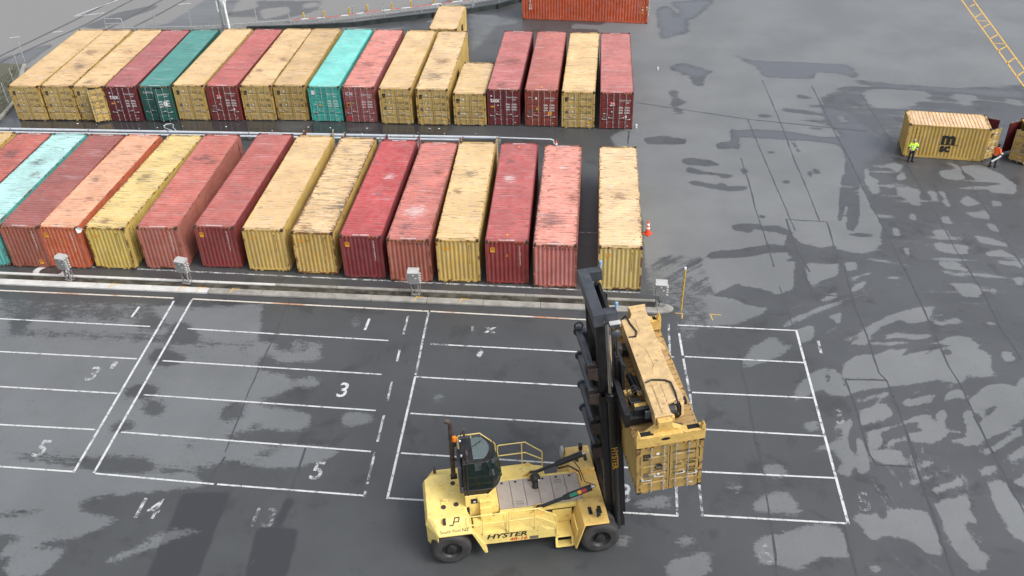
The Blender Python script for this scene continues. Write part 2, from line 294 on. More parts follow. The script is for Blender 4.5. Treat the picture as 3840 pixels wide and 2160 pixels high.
WET=[(0.78,[3.4,101.3,45.3,101.5,35.7,74.5,24.0,72.1,19.7,73.5,17.0,70.5,17.4,64.9,16.06,59.34,15.29,56.53,15.83,53.97,15.33,50.15,13.7,48.31,12.07,48.23,9.25,46.0,6.8,43.9,5.53,44.8,4.37,43.96,2.91,43.77,2.86,51.41,2.58,56.53,0.7,63.6,1.5,64.3,-0.9,82.8]),
(0.5,[2.91,43.88,3.36,47.36,6.24,48.37,6.8,43.9,4.9,41.57,4.48,41.91]),
(1,[6.7,74.0,16.9,74.3,17.0,70.9,17.0,68.7,16.9,66.1,16.6,64.8,16.5,63.7,16.1,62.4,17.3,61.3,16.75,58.91,16.06,56.68,15.45,54.05,14.56,50.81,14.58,52.22,13.93,52.27,11.89,52.25,11.87,50.99,11.61,51.45,10.33,51.54,10.32,53.49,10.44,49.85,9.62,48.34,5.19,47.69]),
(1,[17.4,56.91,17.49,55.33,17.62,51.73,16.89,49.13,15.75,48.5,14.3,48.93,14.58,52.22,15.49,54.06,16.74,54.11]),
(0.7,[-34.83,41.46,-24.49,41.37,-22.3,41.17,-17.89,41.89,-17.22,41.44,-18.06,40.16,-17.85,38.3,-16.69,38.59,-14.47,38.49,-13.89,36.75,-15.79,36.48,-16.68,36.38,-16.56,36.92,-17.29,37.21,-17.35,36.02,-15.73,35.8,-13.6,35.61,-13.5,34.7,-15.32,34.59,-15.25,33.9,-16.12,33.66,-16.96,33.51,-13.67,33.04,-13.19,32.23,-13.57,31.48,-14.68,31.5,-15.86,31.34,-15.26,30.84,-12.05,30.78,-11.57,30.38,-13.17,29.31,-15.05,29.15,-16.07,29.42,-16.52,29.64,-17.03,28.94,-19.76,28.85,-20.71,29.29,-22.42,29.1,-22.57,28.34,-27.26,28.04]),
(0.9,[-27.87,29.12,-22.59,28.37,-17.96,28.58,-17.12,28.15,-17.01,27.84,-18.12,27.69,-20.77,27.12,-22.12,26.73,-22.37,26.1,-19.84,25.82,-20.77,25.25,-21.69,24.69,-22.39,24.57,-23.16,24.8,-25.29,24.55]),
(1,[-16.8,29.91,-14.52,30.52,-14.76,30.46,-16.38,29.59]),
(0.9,[-16.23,29.52,-15.2,29.84,-13.31,30.3,-11.52,30.58,-11.54,30.24,-13.16,29.3,-15.04,29.14]),
(0,[-32.35,39.14,-32.84,39.6,-31.51,39.92,-31.34,39.44,-31.5,38.58,-31.8,38.56]),
(0,[-30.32,39.74,-30.02,39.9,-29.52,39.54,-29.72,39.16]),
(0,[-25.15,39.41,-24.32,40.0,-23.95,39.84,-23.77,39.01,-24.51,38.97]),
(0,[-23.26,39.64,-22.27,39.45,-21.17,38.11,-22.62,38.03]),
(0,[-23.22,36.43,-23.22,37.31,-22.58,37.35,-22.22,36.82,-21.4,36.75,-21.34,36.43,-22.14,36.06]),
(0,[-23.51,33.61,-22.96,34.44,-21.84,34.1,-21.91,33.6,-22.65,33.56]),
(0,[-22.1,32.91,-21.73,33.32,-20.93,32.69,-21.14,32.2,-21.81,32.54]),
(0,[-17.93,32.59,-17.76,33.27,-17.13,33.4,-17.05,32.36,-17.46,32.01]),
(0,[-23.18,31.2,-23.08,31.57,-22.44,31.8,-21.91,31.42,-22.07,31.09]),
(0,[-16.88,38.35,-16.3,38.5,-15.97,37.62,-16.34,37.37]),
(0,[-15.67,38.08,-14.96,38.12,-15.28,37.43]),
(0,[-15.53,35.81,-15.1,36.04,-14.75,35.03,-15.11,35.32]),
(0,[-16.44,32.12,-15.58,31.9,-16.02,31.64]),
(0,[-18.58,41.37,-17.22,41.44,-17.12,39.03,-17.85,38.3,-17.99,39.69]),
(0,[-25.24,42.43,-22.46,42.45,-22.44,41.54,-24.49,41.37]),
(0.25,[-32.58,38.28,-30.34,38.41,-26.52,38.39,-23.31,38.45,-21.61,38.08,-17.75,37.96,-18.1,37.72,-21.05,37.77,-24.08,37.95,-28.68,38.15,-32.42,38.0]),
(0.45,[-34.25,41.3,-28.6,41.21,-24.59,41.05,-24.48,39.81,-27.0,39.43,-29.49,39.78,-33.16,39.34]),
(0.05,[-17.66,31.07,-16.16,31.26,-15.2,31.5,-14.53,31.0,-15.64,30.84,-17.19,30.84]),
(0.05,[-18.86,29.95,-18.9,30.73,-18.68,30.74,-18.61,29.96]),
(0.05,[-16.22,29.69,-14.48,30.4,-14.28,30.15,-14.59,29.92,-15.84,29.67]),
(0.1,[-27.47,29.1,-25.6,29.26,-23.59,29.13,-22.47,29.21,-20.79,29.48,-20.59,29.16,-19.68,28.8,-18.05,28.82,-16.98,28.97,-17.18,28.31,-18.09,28.57,-22.38,28.46,-23.35,28.65,-25.43,28.93,-27.35,28.9]),
(0.95,[-20.0,23.32,-19.61,23.99,-18.5,24.62,-18.05,25.07,-17.13,25.42,-15.43,26.08,-15.51,25.96,-16.94,25.08,-18.08,24.44,-19.24,23.68,-19.72,23.34]),
(0.95,[-19.18,24.86,-18.24,25.42,-17.06,26.01,-17.21,25.78,-18.42,25.12]),
(0.95,[-24.59,23.93,-23.24,24.73,-22.73,25.12,-22.79,24.54,-23.17,24.03,-24.26,23.34]),
(0.95,[-24.01,22.88,-23.1,23.89,-21.49,24.28,-21.66,23.92,-21.99,23.42,-21.84,22.9,-22.19,22.69,-23.84,22.58]),
(0.95,[-14.44,23.67,-13.8,24.12,-12.99,24.41,-12.99,24.24,-14.21,23.65]),
(0.95,[-12.94,23.71,-12.1,24.27,-12.17,24.13,-12.78,23.72]),
(0.95,[-20.05,22.96,-19.7,23.18,-19.72,22.98,-20.01,22.86]),
(0.95,[-16.17,28.41,-15.62,28.45,-15.83,28.33]),
(0.95,[-21.83,25.99,-20.3,26.46,-21.28,26.1]),
(0.2,[-25.83,25.95,-23.43,26.26,-23.36,25.89,-25.44,25.45]),
(0.2,[-22.66,26.69,-21.4,27.16,-20.11,27.01,-21.33,26.47,-22.21,26.26]),
(0.6,[-8.12,34.24,-7.6,35.15,-7.15,34.88,-7.04,34.11,-7.65,33.78]),
(0.45,[-4.9,38.25,-3.79,38.42,-3.69,37.99,-4.45,37.94]),
(0.45,[-2.03,38.08,-1.21,38.35,-1.32,37.59]),
(0.6,[-13.63,41.26,-12.97,41.05,-12.41,39.53,-13.21,39.48]),
(0.85,[-12.13,33.13,-10.74,33.12,-10.36,32.86,-10.33,32.4,-11.86,31.99]),
(0.75,[-1.6,32.31,-0.86,32.63,-0.85,32.18,-1.39,31.89]),
(0.9,[-9.73,31.99,-9.15,32.29,-9.9,31.89]),
(0.8,[-5.44,32.25,-4.64,32.53,-5.48,32.12]),
(0.5,[-2.84,36.66,-2.23,36.69,-2.62,36.41]),
(0.9,[-6.0,38.07,-5.78,37.98,-5.67,37.66,-6.02,37.64]),
(0.5,[-14.59,43.39,-9.14,43.28,-3.04,42.96,-0.42,42.85,-0.42,42.47,-6.77,42.64,-14.53,43.13]),
(0.4,[-14.16,41.61,-11.46,41.38,-11.49,41.13,-14.1,41.36]),
(0,[5.9,60.0,6.3,60.3,7.73,60.0,8.45,59.34,7.48,59.11,6.4,59.26,5.86,59.43]),
(0,[6.0,58.66,6.38,58.97,7.06,58.33,8.29,58.09,9.21,57.85,8.76,57.37,8.32,57.44,8.27,57.81,6.85,57.94,6.06,58.19]),
(0,[6.15,56.8,6.52,56.96,7.89,56.51,8.36,56.89,8.58,56.36,9.88,56.32,9.74,55.87,9.03,55.7,7.84,55.88,6.31,56.44]),
(0,[8.3,62.4,8.7,62.8,9.5,62.9,9.8,66.6,10.0,64.7,10.8,64.5,11.6,65.0,12.9,64.8,13.6,64.8,16.5,63.9,16.3,62.9,14.6,63.3,12.7,63.4,10.2,63.7,10.0,61.6,9.7,61.9,8.6,61.7]),
(0,[11.6,67.4,11.9,67.7,13.2,67.6,13.8,66.9,16.9,66.6,16.8,66.0,15.1,66.5,13.6,67.1,11.9,67.1]),
(0,[13.5,68.7,14.1,69.0,15.4,68.5,17.0,68.0,16.8,67.5,15.3,67.7,14.0,68.2]),
(0,[15.1,71.3,15.9,71.4,16.8,70.6,16.0,70.5,15.3,70.8]),
(0,[15.6,69.6,16.6,69.5,17.4,69.4,16.9,68.9,15.9,69.0]),
(0,[15.0,65.6,16.7,65.6,16.5,65.0,15.2,65.2]),
(0,[11.9,61.5,12.5,61.5,12.3,61.2,11.9,61.3]),
(0,[8.43,51.3,9.03,51.56,10.17,51.62,10.31,51.39,11.14,51.5,11.87,50.99,11.71,50.45,10.94,50.64,9.78,51.05,9.4,50.57,8.54,50.76]),
(0,[6.6,47.76,6.95,48.21,8.55,48.58,10.36,49.25,11.13,49.14,11.57,48.94,11.42,48.43,10.4,48.38,9.1,47.88,6.89,47.49]),
(0,[16.45,57.78,16.8,57.79,16.29,55.63,15.31,52.25,15.01,51.92,15.73,54.91]),
(0,[16.41,54.94,16.99,55.31,16.37,52.3,15.79,51.02,15.42,51.16,15.83,53.24]),
(0,[13.7,63.2,14.1,63.0,14.2,61.4,14.0,61.5]),
(0,[12.45,57.34,12.8,57.35,12.78,56.9,12.38,56.88]),
(0,[14.64,59.02,14.99,58.93,15.05,58.28,14.7,58.26]),
(0,[14.23,58.62,14.49,58.63,14.46,57.88,14.19,57.87]),
(0,[11.87,50.99,12.0,50.23,12.42,49.35,13.53,48.97,14.36,49.3,14.25,48.28,11.44,48.0,11.35,49.01]),
(-0.7,[17.0,69.2,18.8,68.3,19.7,65.6,20.8,63.7,20.0,61.8,18.6,60.1,18.47,57.5,17.71,56.75,17.42,58.75,17.1,60.5,17.4,62.5,16.3,63.1,16.4,63.9,17.9,64.0,17.0,66.1]),
(-0.7,[8.4,62.4,9.5,62.8,9.7,65.7,10.0,64.7,11.6,65.0,13.6,64.8,16.5,63.9,16.3,63.0,14.6,63.3,12.7,63.4,10.2,63.7,10.0,61.7]),
(-0.7,[9.8,58.82,10.08,58.93,10.18,58.27,9.87,57.88]),
(-0.7,[10.23,52.74,10.78,52.53,10.41,52.19]),
(0.9,[19.72,59.8,20.4,60.2,20.74,59.84,20.43,58.87,20.16,58.86,19.7,59.51]),
(0.9,[19.94,57.93,20.56,58.69,20.64,57.96,20.12,57.57]),
(0.9,[22.98,58.98,23.64,59.19,24.4,59.41,24.46,58.11,23.95,57.82,23.13,57.97]),
(0.9,[23.4,60.5,24.69,59.8,26.0,60.0,26.97,58.77,27.46,57.16,26.94,56.09,25.62,56.38,25.0,58.5,24.52,59.23,23.9,60.2]),
(0.9,[19.69,56.48,20.46,56.86,20.97,56.18,20.65,54.29,20.18,54.35,20.03,55.1,19.61,55.43]),
(0.9,[21.56,56.2,21.9,56.22,21.91,55.02,21.6,55.09]),
(0.9,[22.35,56.33,22.56,56.16,22.45,54.12,22.23,54.36]),
(0.9,[18.08,59.16,18.43,59.36,18.28,58.23,18.64,57.51,18.37,55.89,17.99,55.7,17.88,56.75,17.78,57.29]),
(0.9,[20.61,51.33,21.43,51.44,21.37,50.38,20.64,50.27]),
(0.9,[20.37,49.81,22.02,49.67,21.93,48.73,20.3,49.01]),
(0.9,[22.92,50.9,23.61,50.64,24.51,50.09,24.45,49.65,23.04,50.02]),
(0.9,[22.95,49.0,23.92,49.19,24.65,48.65,22.98,48.57]),
(0.9,[19.98,47.79,21.1,47.78,21.46,46.98,20.07,47.31]),
(0.9,[23.15,53.58,24.5,53.8,24.44,52.83,23.41,53.11]),
(0.9,[21.5,52.86,21.95,53.04,21.92,52.09,21.45,52.38]),
(0.9,[23.25,55.07,23.93,55.7,24.48,54.79,23.55,54.42]),
(0.9,[24.14,52.35,24.49,52.21,24.59,51.29,24.13,51.57]),
(0.9,[23.33,48.03,24.91,48.18,24.65,47.41,23.75,47.5]),
(0.9,[21.2,72.3,22.9,72.6,23.0,69.6,22.1,69.1,20.9,69.5,20.8,71.0]),
(0.9,[24.4,72.1,25.6,72.5,25.7,71.9,24.8,71.3,24.3,71.4]),
(0.9,[27.7,72.2,29.2,71.5,28.4,70.0,27.5,71.2]),
(0.9,[16.4,62.2,17.2,62.4,17.1,61.6,16.5,61.4]),
(0.9,[31.7,71.1,32.4,70.9,31.8,69.6,31.3,70.4]),
(0.9,[17.7,67.5,18.3,67.8,18.7,66.2,17.8,66.4]),
(0.9,[25.25,55.16,25.77,55.02,25.78,54.52,25.12,54.49]),
(0.9,[20.78,49.91,20.31,49.88,20.58,49.17]),
(0.9,[19.75,53.26,19.99,53.27,19.87,52.46,19.59,52.61]),
(0.9,[14.63,47.45,15.18,47.55,15.1,46.79,14.54,46.62]),
(0.9,[18.27,51.45,18.51,51.46,18.45,50.54,18.13,50.52]),
(0.9,[18.4,49.35,18.6,49.21,18.57,48.49,18.27,48.48]),
(0.97,[6.48,47.2,11.66,47.46,11.16,44.61,10.28,44.05,9.4,44.65,8.6,44.73,7.54,45.34,6.58,45.56]),
(0.97,[6.36,43.72,7.38,43.64,8.0,43.3,8.53,42.83,9.53,42.76,9.18,42.26,7.86,41.23,7.13,40.96,6.27,40.8,6.5,42.72]),
(0.97,[7.32,37.35,7.65,38.0,8.22,38.89,8.41,39.34,9.62,40.3,9.9,40.03,9.38,38.95,10.44,39.78,10.36,39.23,9.37,38.42,8.36,37.83]),
(0.97,[10.8,40.82,11.65,41.33,11.78,40.87,11.42,39.95,10.77,39.69]),
(0.97,[9.18,34.71,9.95,35.61,10.21,36.51,10.98,37.26,11.87,37.88,12.24,37.74,12.39,36.84,12.52,35.86,12.17,35.65,11.56,35.8,11.38,36.18,10.67,35.75,9.72,34.93]),
(0.97,[9.73,33.37,10.08,33.66,10.75,33.97,10.67,33.16,10.23,33.05]),
(0.97,[9.98,31.91,10.95,32.4,12.57,33.02,12.57,32.76,12.49,31.49,11.25,31.42,11.18,31.99,10.01,31.75]),
(0.97,[12.78,42.21,13.47,42.55,13.23,41.65,13.0,41.52]),
(0.97,[12.31,47.21,14.15,47.31,13.92,46.07,13.02,45.62,12.31,44.93,12.2,45.58]),
(0.97,[12.35,43.41,13.54,44.41,13.37,43.9,12.59,43.54]),
(0.97,[14.58,45.83,15.88,46.57,15.74,46.3,14.75,45.78]),
(0.97,[14.38,44.65,14.63,45.18,15.47,45.68,15.3,45.21,14.6,44.66]),
(0.97,[13.18,39.94,14.03,40.77,15.46,42.01,16.78,42.91,17.86,43.27,18.73,43.38,18.11,42.62,17.88,42.02,17.5,41.88,16.91,41.73,16.44,42.06,15.33,41.41,14.6,40.58,14.16,39.77,13.5,39.84]),
(0.97,[17.94,42.26,19.23,42.92,18.8,42.6,18.07,42.21]),
(0.97,[17.98,42.14,18.62,41.94,19.57,42.41,19.56,41.65,18.8,41.61,18.34,41.7]),
(0.97,[12.76,38.09,13.42,38.76,14.13,39.01,14.35,38.81,15.57,39.52,17.01,39.93,17.74,40.19,18.07,40.66,18.95,40.93,19.74,40.64,19.94,39.56,19.48,38.68,18.15,36.98,17.89,37.16,16.92,37.11,15.56,36.73,14.63,36.57,14.23,37.05,12.56,37.05]),
(0.97,[14.29,39.78,15.89,40.87,16.76,40.81,17.89,40.76,17.43,40.29,15.36,39.73]),
(0.97,[12.57,36.95,14.56,36.97,14.57,36.57,13.2,36.1,12.59,35.87]),
(0.97,[12.66,35.3,14.42,36.17,14.41,35.88,13.52,35.54,12.83,35.21]),
(0.97,[12.67,34.73,14.2,35.2,14.38,34.38,12.7,33.64]),
(0.97,[12.79,33.21,14.58,33.94,16.43,35.24,16.93,34.81,16.79,33.9,16.52,33.35,15.73,32.61,14.6,32.8,12.67,32.08]),
(0.97,[15.0,35.44,16.66,36.11,18.04,36.58,18.13,35.82,16.51,35.53,15.23,34.89,15.14,35.26]),
(0.97,[18.26,35.82,19.37,36.86,20.27,37.11,20.93,36.66,20.88,35.05,18.93,33.5,17.9,33.0,17.17,32.53,16.96,32.6,17.39,33.49,17.48,34.84,18.09,35.06,18.18,34.34,18.39,34.44,18.12,35.16]),
(0.97,[17.64,32.14,19.33,33.27,19.98,34.01,19.93,33.65,18.63,32.54,17.79,32.07]),
(0.97,[18.62,31.96,20.13,32.89,19.82,31.96]),
(0.97,[20.13,45.66,21.31,45.72,21.64,45.03,21.19,44.38,20.44,44.46,20.3,44.96]),
(0.97,[19.89,46.91,20.6,46.81,21.46,46.26,20.15,46.52]),
(0.97,[20.88,39.61,21.41,39.64,21.39,38.79,20.73,38.55]),
(0.97,[20.91,42.07,21.27,42.15,21.42,41.52,21.0,41.5]),
(0.97,[20.01,39.99,20.31,39.05,19.82,37.68,18.62,37.51,19.42,38.47]),
(0.97,[11.1,33.19,12.35,34.35,12.45,33.63,11.42,33.3]),
(0.97,[12.71,32.0,14.43,32.11,14.67,31.63,12.72,31.51]),
(0.97,[17.19,43.73,18.0,43.83,17.86,43.58,17.15,43.54]),
(0.97,[23.66,46.3,24.38,46.61,24.11,45.8,23.73,45.66]),
(0.97,[22.17,45.25,22.31,45.26,22.18,44.49,22.04,44.49]),
(0.97,[7.97,39.09,8.35,39.44,8.23,39.0]),
(0.97,[20.88,37.24,21.82,37.79,21.4,36.59,20.8,36.65]),
(0.5,[5.03,44.94,6.16,45.0,6.35,42.71,6.27,40.8,5.42,39.61,4.69,38.9,4.31,39.55,4.35,43.23]),
(0,[13.44,33.16,14.53,33.76,15.01,33.96,15.48,34.17,15.18,33.71,14.41,33.22,13.48,32.81]),
(0,[17.37,35.3,17.62,35.13,17.37,33.4,16.99,32.69,16.62,33.27,16.62,34.15]),
(0,[17.92,39.88,18.26,39.89,18.38,39.36,18.05,39.13,17.91,39.33]),
(0,[6.69,41.52,7.05,41.6,7.16,41.25,6.79,41.12]),
(0,[11.75,37.2,11.91,37.21,11.75,36.5,11.66,36.69]),
(0,[13.43,34.5,13.61,34.51,13.57,34.06,13.43,33.96]),
(0,[18.66,34.91,19.55,35.62,18.94,34.84,18.48,34.54]),
(0,[18.09,35.06,18.32,34.8,18.37,34.35,18.13,34.16]),
(0.97,[5.82,29.17,6.29,29.72,6.86,29.9,6.84,29.38,6.42,29.03]),
(0.97,[7.66,30.77,8.52,30.92,8.75,30.55,9.14,30.33,8.12,30.03,7.66,30.19]),
(0.97,[6.95,28.29,7.48,28.78,7.79,29.07,8.36,29.2,8.79,29.37,8.82,28.68,9.4,28.1,8.3,27.85,8.43,28.3,7.17,27.86]),
(0.97,[6.91,26.53,9.63,27.51,10.6,27.49,10.66,25.77,10.05,25.88,9.2,25.75,8.39,24.94,7.93,25.26,7.74,25.73,7.34,25.07,6.83,25.5]),
(0.97,[11.1,28.04,12.14,28.28,12.38,27.86,12.85,28.5,13.6,28.64,14.36,28.52,14.36,26.1,13.68,26.37,13.2,26.99,12.46,27.11,11.64,26.84,11.44,27.46]),
(0.97,[14.81,28.99,16.31,29.63,16.21,27.95,15.85,28.27,15.64,27.74,15.91,26.52,16.22,26.22,15.73,25.53,15.23,25.69,15.0,26.62,14.79,27.68]),
(0.97,[17.33,30.34,18.14,30.58,18.18,29.66,18.67,28.8,18.05,26.99,17.49,27.36,17.37,28.37,17.38,29.43]),
(0.97,[11.13,25.33,11.75,25.6,11.73,25.25,11.23,25.22]),
(0.97,[3.23,25.18,5.13,25.79,5.24,25.64,4.64,24.39,3.25,24.29]),
(0.97,[0.97,25.59,1.37,26.45,1.89,26.4,2.05,26.07,1.43,25.74]),
(0.97,[3.46,26.0,4.02,26.62,4.66,26.5,4.71,26.25,3.71,25.86]),
(0.97,[13.37,29.9,14.36,30.33,16.4,31.33,16.29,31.17,14.31,30.14]),
(0.97,[14.74,29.71,16.31,30.56,16.27,30.18,14.85,29.62]),
(0.97,[17.67,32.15,20.02,34.0,20.07,33.79,18.42,32.55]),
(0.97,[18.62,31.86,19.75,32.83,19.54,32.22,18.85,31.73]),
(0.97,[17.29,31.09,18.11,31.53,18.04,31.09,17.24,30.71]),
(0.97,[18.45,30.51,19.47,31.14,19.08,29.99]),
(0.97,[11.01,32.29,12.57,32.9,12.52,30.98,12.08,30.57,11.28,30.33,11.0,30.69,11.45,31.21,11.17,31.59]),
(0.97,[9.96,32.02,10.56,32.15,10.07,31.77]),
(0.97,[12.74,31.69,14.29,32.03,14.46,31.3,13.87,31.17,13.12,31.22]),
(0.97,[14.55,31.11,15.31,31.65,15.81,31.68,14.74,31.03]),
(0.97,[5.55,24.79,5.82,24.96,5.72,24.61]),
(0.97,[1.1,24.48,1.81,24.69,1.74,24.29,1.1,24.25]),
(0.75,[1.78,28.22,2.83,28.75,3.73,28.81,3.62,27.98,2.8,27.84,2.05,27.79]),
(2,[-18.03,27.46,-15.8,27.68,-15.82,26.69,-15.65,23.0,-17.81,22.85,-17.92,26.4]),
(2,[-14.06,25.84,-12.2,25.82,-12.03,23.25,-13.76,23.13]),
(2,[-13.27,27.54,-12.84,27.49,-12.98,25.92,-13.4,25.96]),
(0.95,[-71.0,103.8,-8.7,104.0,-14.0,88.9,-19.2,85.0,-26.4,83.3,-35.3,82.6,-42.5,85.1,-45.3,85.1,-47.5,78.9,-49.9,73.4,-51.1,69.2]),
(-0.6,[5.8,90.3,7.5,87.1,6.7,84.0,5.2,83.0]),
(-0.6,[6.7,93.1,11.0,93.8,8.3,88.1]),
(-0.6,[5.6,76.6,7.0,77.5,9.2,75.8,8.1,74.1]),
(3,[-71.0,103.8,-39.0,103.9,-42.1,86.2,-45.3,85.1,-47.8,84.5,-49.5,76.0,-53.0,72.4]),
(3,[-39.0,103.9,-9.5,104.0,-16.5,92.3,-23.4,87.1,-30.5,84.3,-36.0,84.7]),
(0.1,[-50.3,85.2,-48.6,89.2,-45.3,91.9,-44.9,90.7,-46.6,87.8,-48.3,84.7]),
(-0.5,[-54.2,77.1,-51.9,80.0,-50.8,80.8,-51.0,74.6,-52.5,74.2]),
(0.3,[-42.8,91.0,-37.3,93.2,-36.3,92.6,-41.8,91.1]),
(0.35,[-37.6,89.4,-34.7,90.9,-33.8,88.0,-36.6,88.0]),
(0.35,[-35.5,93.2,-28.2,93.3,-28.0,90.1,-30.7,87.5,-33.5,86.9]),
(0.9,[-34.0,90.3,-31.7,91.2,-30.9,89.5,-32.9,87.7]),
(0.95,[-30.1,91.8,-29.1,92.7,-28.6,91.5,-29.6,90.9]),
(0.1,[-24.3,85.7,-17.1,88.5,-13.4,90.6,-11.7,91.7,-12.0,90.3,-13.4,89.4,-16.5,87.7,-17.7,86.1,-20.4,85.2]),
(-0.6,[-20.9,87.7,-17.2,88.8,-16.3,88.3,-18.8,86.9]),
(0.55,[-13.2,89.7,-10.1,89.2,-7.7,87.9,-7.8,86.8,-9.8,85.7,-10.4,82.6,-11.4,77.9,-12.5,85.1]),
(0.8,[-11.6,89.2,-10.1,89.1,-10.4,88.5,-11.4,88.4]),
(0.15,[-7.7,88.0,-1.5,87.7,-3.8,87.1,-4.2,86.1,-6.1,86.8]),
(0.9,[-2.8,86.9,3.2,86.2,3.1,80.5,2.8,85.4,-2.9,85.6]),
(-0.6,[5.2,90.8,6.2,92.0,6.8,90.6,5.9,85.5,5.2,86.0]),
(-0.5,[6.9,89.5,8.2,90.9,7.7,84.7,7.1,84.0]),
(-0.3,[3.2,63.3,4.9,63.6,6.4,63.2,6.2,62.4,3.5,62.3]),
(0,[5.6,72.2,6.0,72.4,6.2,70.1,7.1,69.8,5.9,69.0,6.7,67.8,5.7,67.4]),
(0.15,[7.2,74.7,8.5,74.3,8.3,72.1,7.4,73.1]),
(-0.85,[10.7,80.3,12.1,78.8,13.0,78.1,17.4,77.9,20.6,77.6,20.9,74.5,19.8,75.8,17.5,76.1,17.2,74.4,15.4,74.7,13.4,74.9,13.1,77.0,11.7,78.8]),
(-0.6,[20.3,74.1,22.1,73.8,27.8,73.0,33.1,72.5,32.6,71.0,27.5,72.1,21.9,73.0]),
(0.8,[20.9,71.5,22.5,72.9,24.1,72.6,24.2,69.5,22.3,69.4]),
(0.8,[22.3,71.9,25.5,72.3,25.4,70.7,23.1,70.1]),
(0.8,[26.5,76.0,28.8,76.7,30.2,75.4,28.6,74.0,26.4,74.6]),
(0.8,[30.5,76.1,32.8,76.8,32.7,75.1,30.9,74.1]),
(0.8,[17.6,73.4,18.7,72.4,18.0,71.8]),
(0.8,[27.5,71.1,28.9,70.8,27.8,69.6]),
(0.8,[31.1,70.9,32.2,71.3,32.2,70.0]),
(-0.9,[-46.8,65.1,-7.4,65.0,-7.8,63.0,-45.1,62.0]),
(0.4,[-24.8,65.2,-22.1,65.1,-22.3,63.3,-24.5,63.4]),
(0.4,[-19.7,64.4,-16.8,64.5,-17.0,63.5,-19.4,63.6]),
(0.05,[-11.4,64.7,2.8,64.7,-0.2,63.9,-5.2,62.8,-11.2,63.2])]
JOINTS=[[13.13,74.15,13.41,68.33,13.52,65.57,13.6,60.33,13.84,55.69,13.92,52.19],
[9.96,60.38,10.1,57.52,10.15,53.48,10.32,50.15,10.43,46.82],
[16.92,73.06,17.18,64.6,17.41,60.48,17.51,54.99,17.75,50.21,17.83,46.67],
[20.43,71.75,20.87,63.88,21.02,61.02,21.16,57.98,21.35,53.82,21.35,49.49,21.49,46.86],
[24.63,62.77,24.6,59.8,24.58,56.51,24.59,51.29,24.65,47.41],
[11.89,52.22,14.38,52.05,14.28,48.86],
[11.89,52.22,12.05,48.46,12.4,46.39],
[10.46,44.83,10.55,43.44,10.65,41.16],
[7.42,41.09,7.54,38.85,7.56,37.16,7.67,35.19,7.65,32.89,7.75,31.19],
[14.48,47.05,14.27,43.02,14.39,40.56,14.34,37.56,14.6,36.97,14.66,35.04,14.67,33.06,14.72,31.64],
[17.89,47.22,17.93,43.58,17.95,40.99,17.91,38.38,18.1,36.78,18.12,35.16,18.15,33.45,18.18,31.86],
[12.57,36.95,12.69,34.83,12.63,31.91],
[12.57,36.95,14.63,36.99],
[12.04,46.92,12.19,44.22,14.46,43.96],
[21.47,47.54,21.6,44.78,21.52,41.64,21.72,39.02],
[7.6,33.99,7.72,31.27,7.71,28.97,7.71,26.87,7.61,24.74],
[9.43,28.28,10.72,27.41,10.74,24.96],
[14.68,33.35,14.55,31.11,14.56,28.53,14.51,26.43,14.54,25.22],
[18.06,34.63,18.23,31.93,18.3,30.03,18.44,27.76],
[12.64,31.88,12.83,31.15,14.49,31.13],
[-17.32,42.33,-17.19,39.03,-17.17,36.13,-17.14,34.09,-17.02,32.27,-16.91,30.04],
[-16.81,29.74,-16.99,28.81,-16.96,27.69],
[-13.25,32.44,-13.23,30.91,-13.18,30.05,-13.15,27.93],
[-44.63,64.09,-42.01,62.78],
[-22.07,64.87,-22.07,63.16],
[-2.03,79.02,-1.5,62.14],
[2.19,64.36,2.1,62.27],
[2.81,69.44,11.11,66.71,19.5,64.98],
[11.11,66.71,12.25,50.91]]
rs_ = random.Random(21)
def _arc(cx, cy, r, t0, t1, w):                     # a thin crescent left by turning tyres
    n = 9; o = [(cx + (r + w * math.sin(math.pi * i / n)) * math.cos(t0 + (t1 - t0) * i / n), cy + (r + w * math.sin(math.pi * i / n)) * math.sin(t0 + (t1 - t0) * i / n)) for i in range(n + 1)]
    q = [(cx + r * math.cos(t0 + (t1 - t0) * i / n), cy + r * math.sin(t0 + (t1 - t0) * i / n)) for i in range(n, -1, -1)]
    return [v for p in o + q for v in p]
for i in range(95):
    cx, cy = rs_.choice(((20.5, 31.0), (22.0, 32.4), (17.0, 29.0))); r = rs_.uniform(3.5, 16); t = rad(rs_.uniform(20, 185)); x, y = cx + r * math.cos(t), cy + r * math.sin(t)
    if not (11.6 < x < 27 and 24 < y < 50): continue
    WET.append((rs_.choice((0.66, 0.70, 0.0, 0.12, 0.1)), _arc(cx, cy, r, t - rs_.uniform(.08, .35), t + rs_.uniform(.08, .30), rs_.uniform(.16, .42))))
for i in range(34):
    x, y = rs_.uniform(15, 30), rs_.uniform(46, 60); l, w, s_ = rs_.uniform(.6, 2.6), rs_.uniform(.10, .28), rs_.uniform(-.25, .1)
    WET.append((rs_.choice((0.66, 0.70, 0.05)), [x - l, y - l * s_, x, y + w, x + l, y + l * s_, x, y - w]))
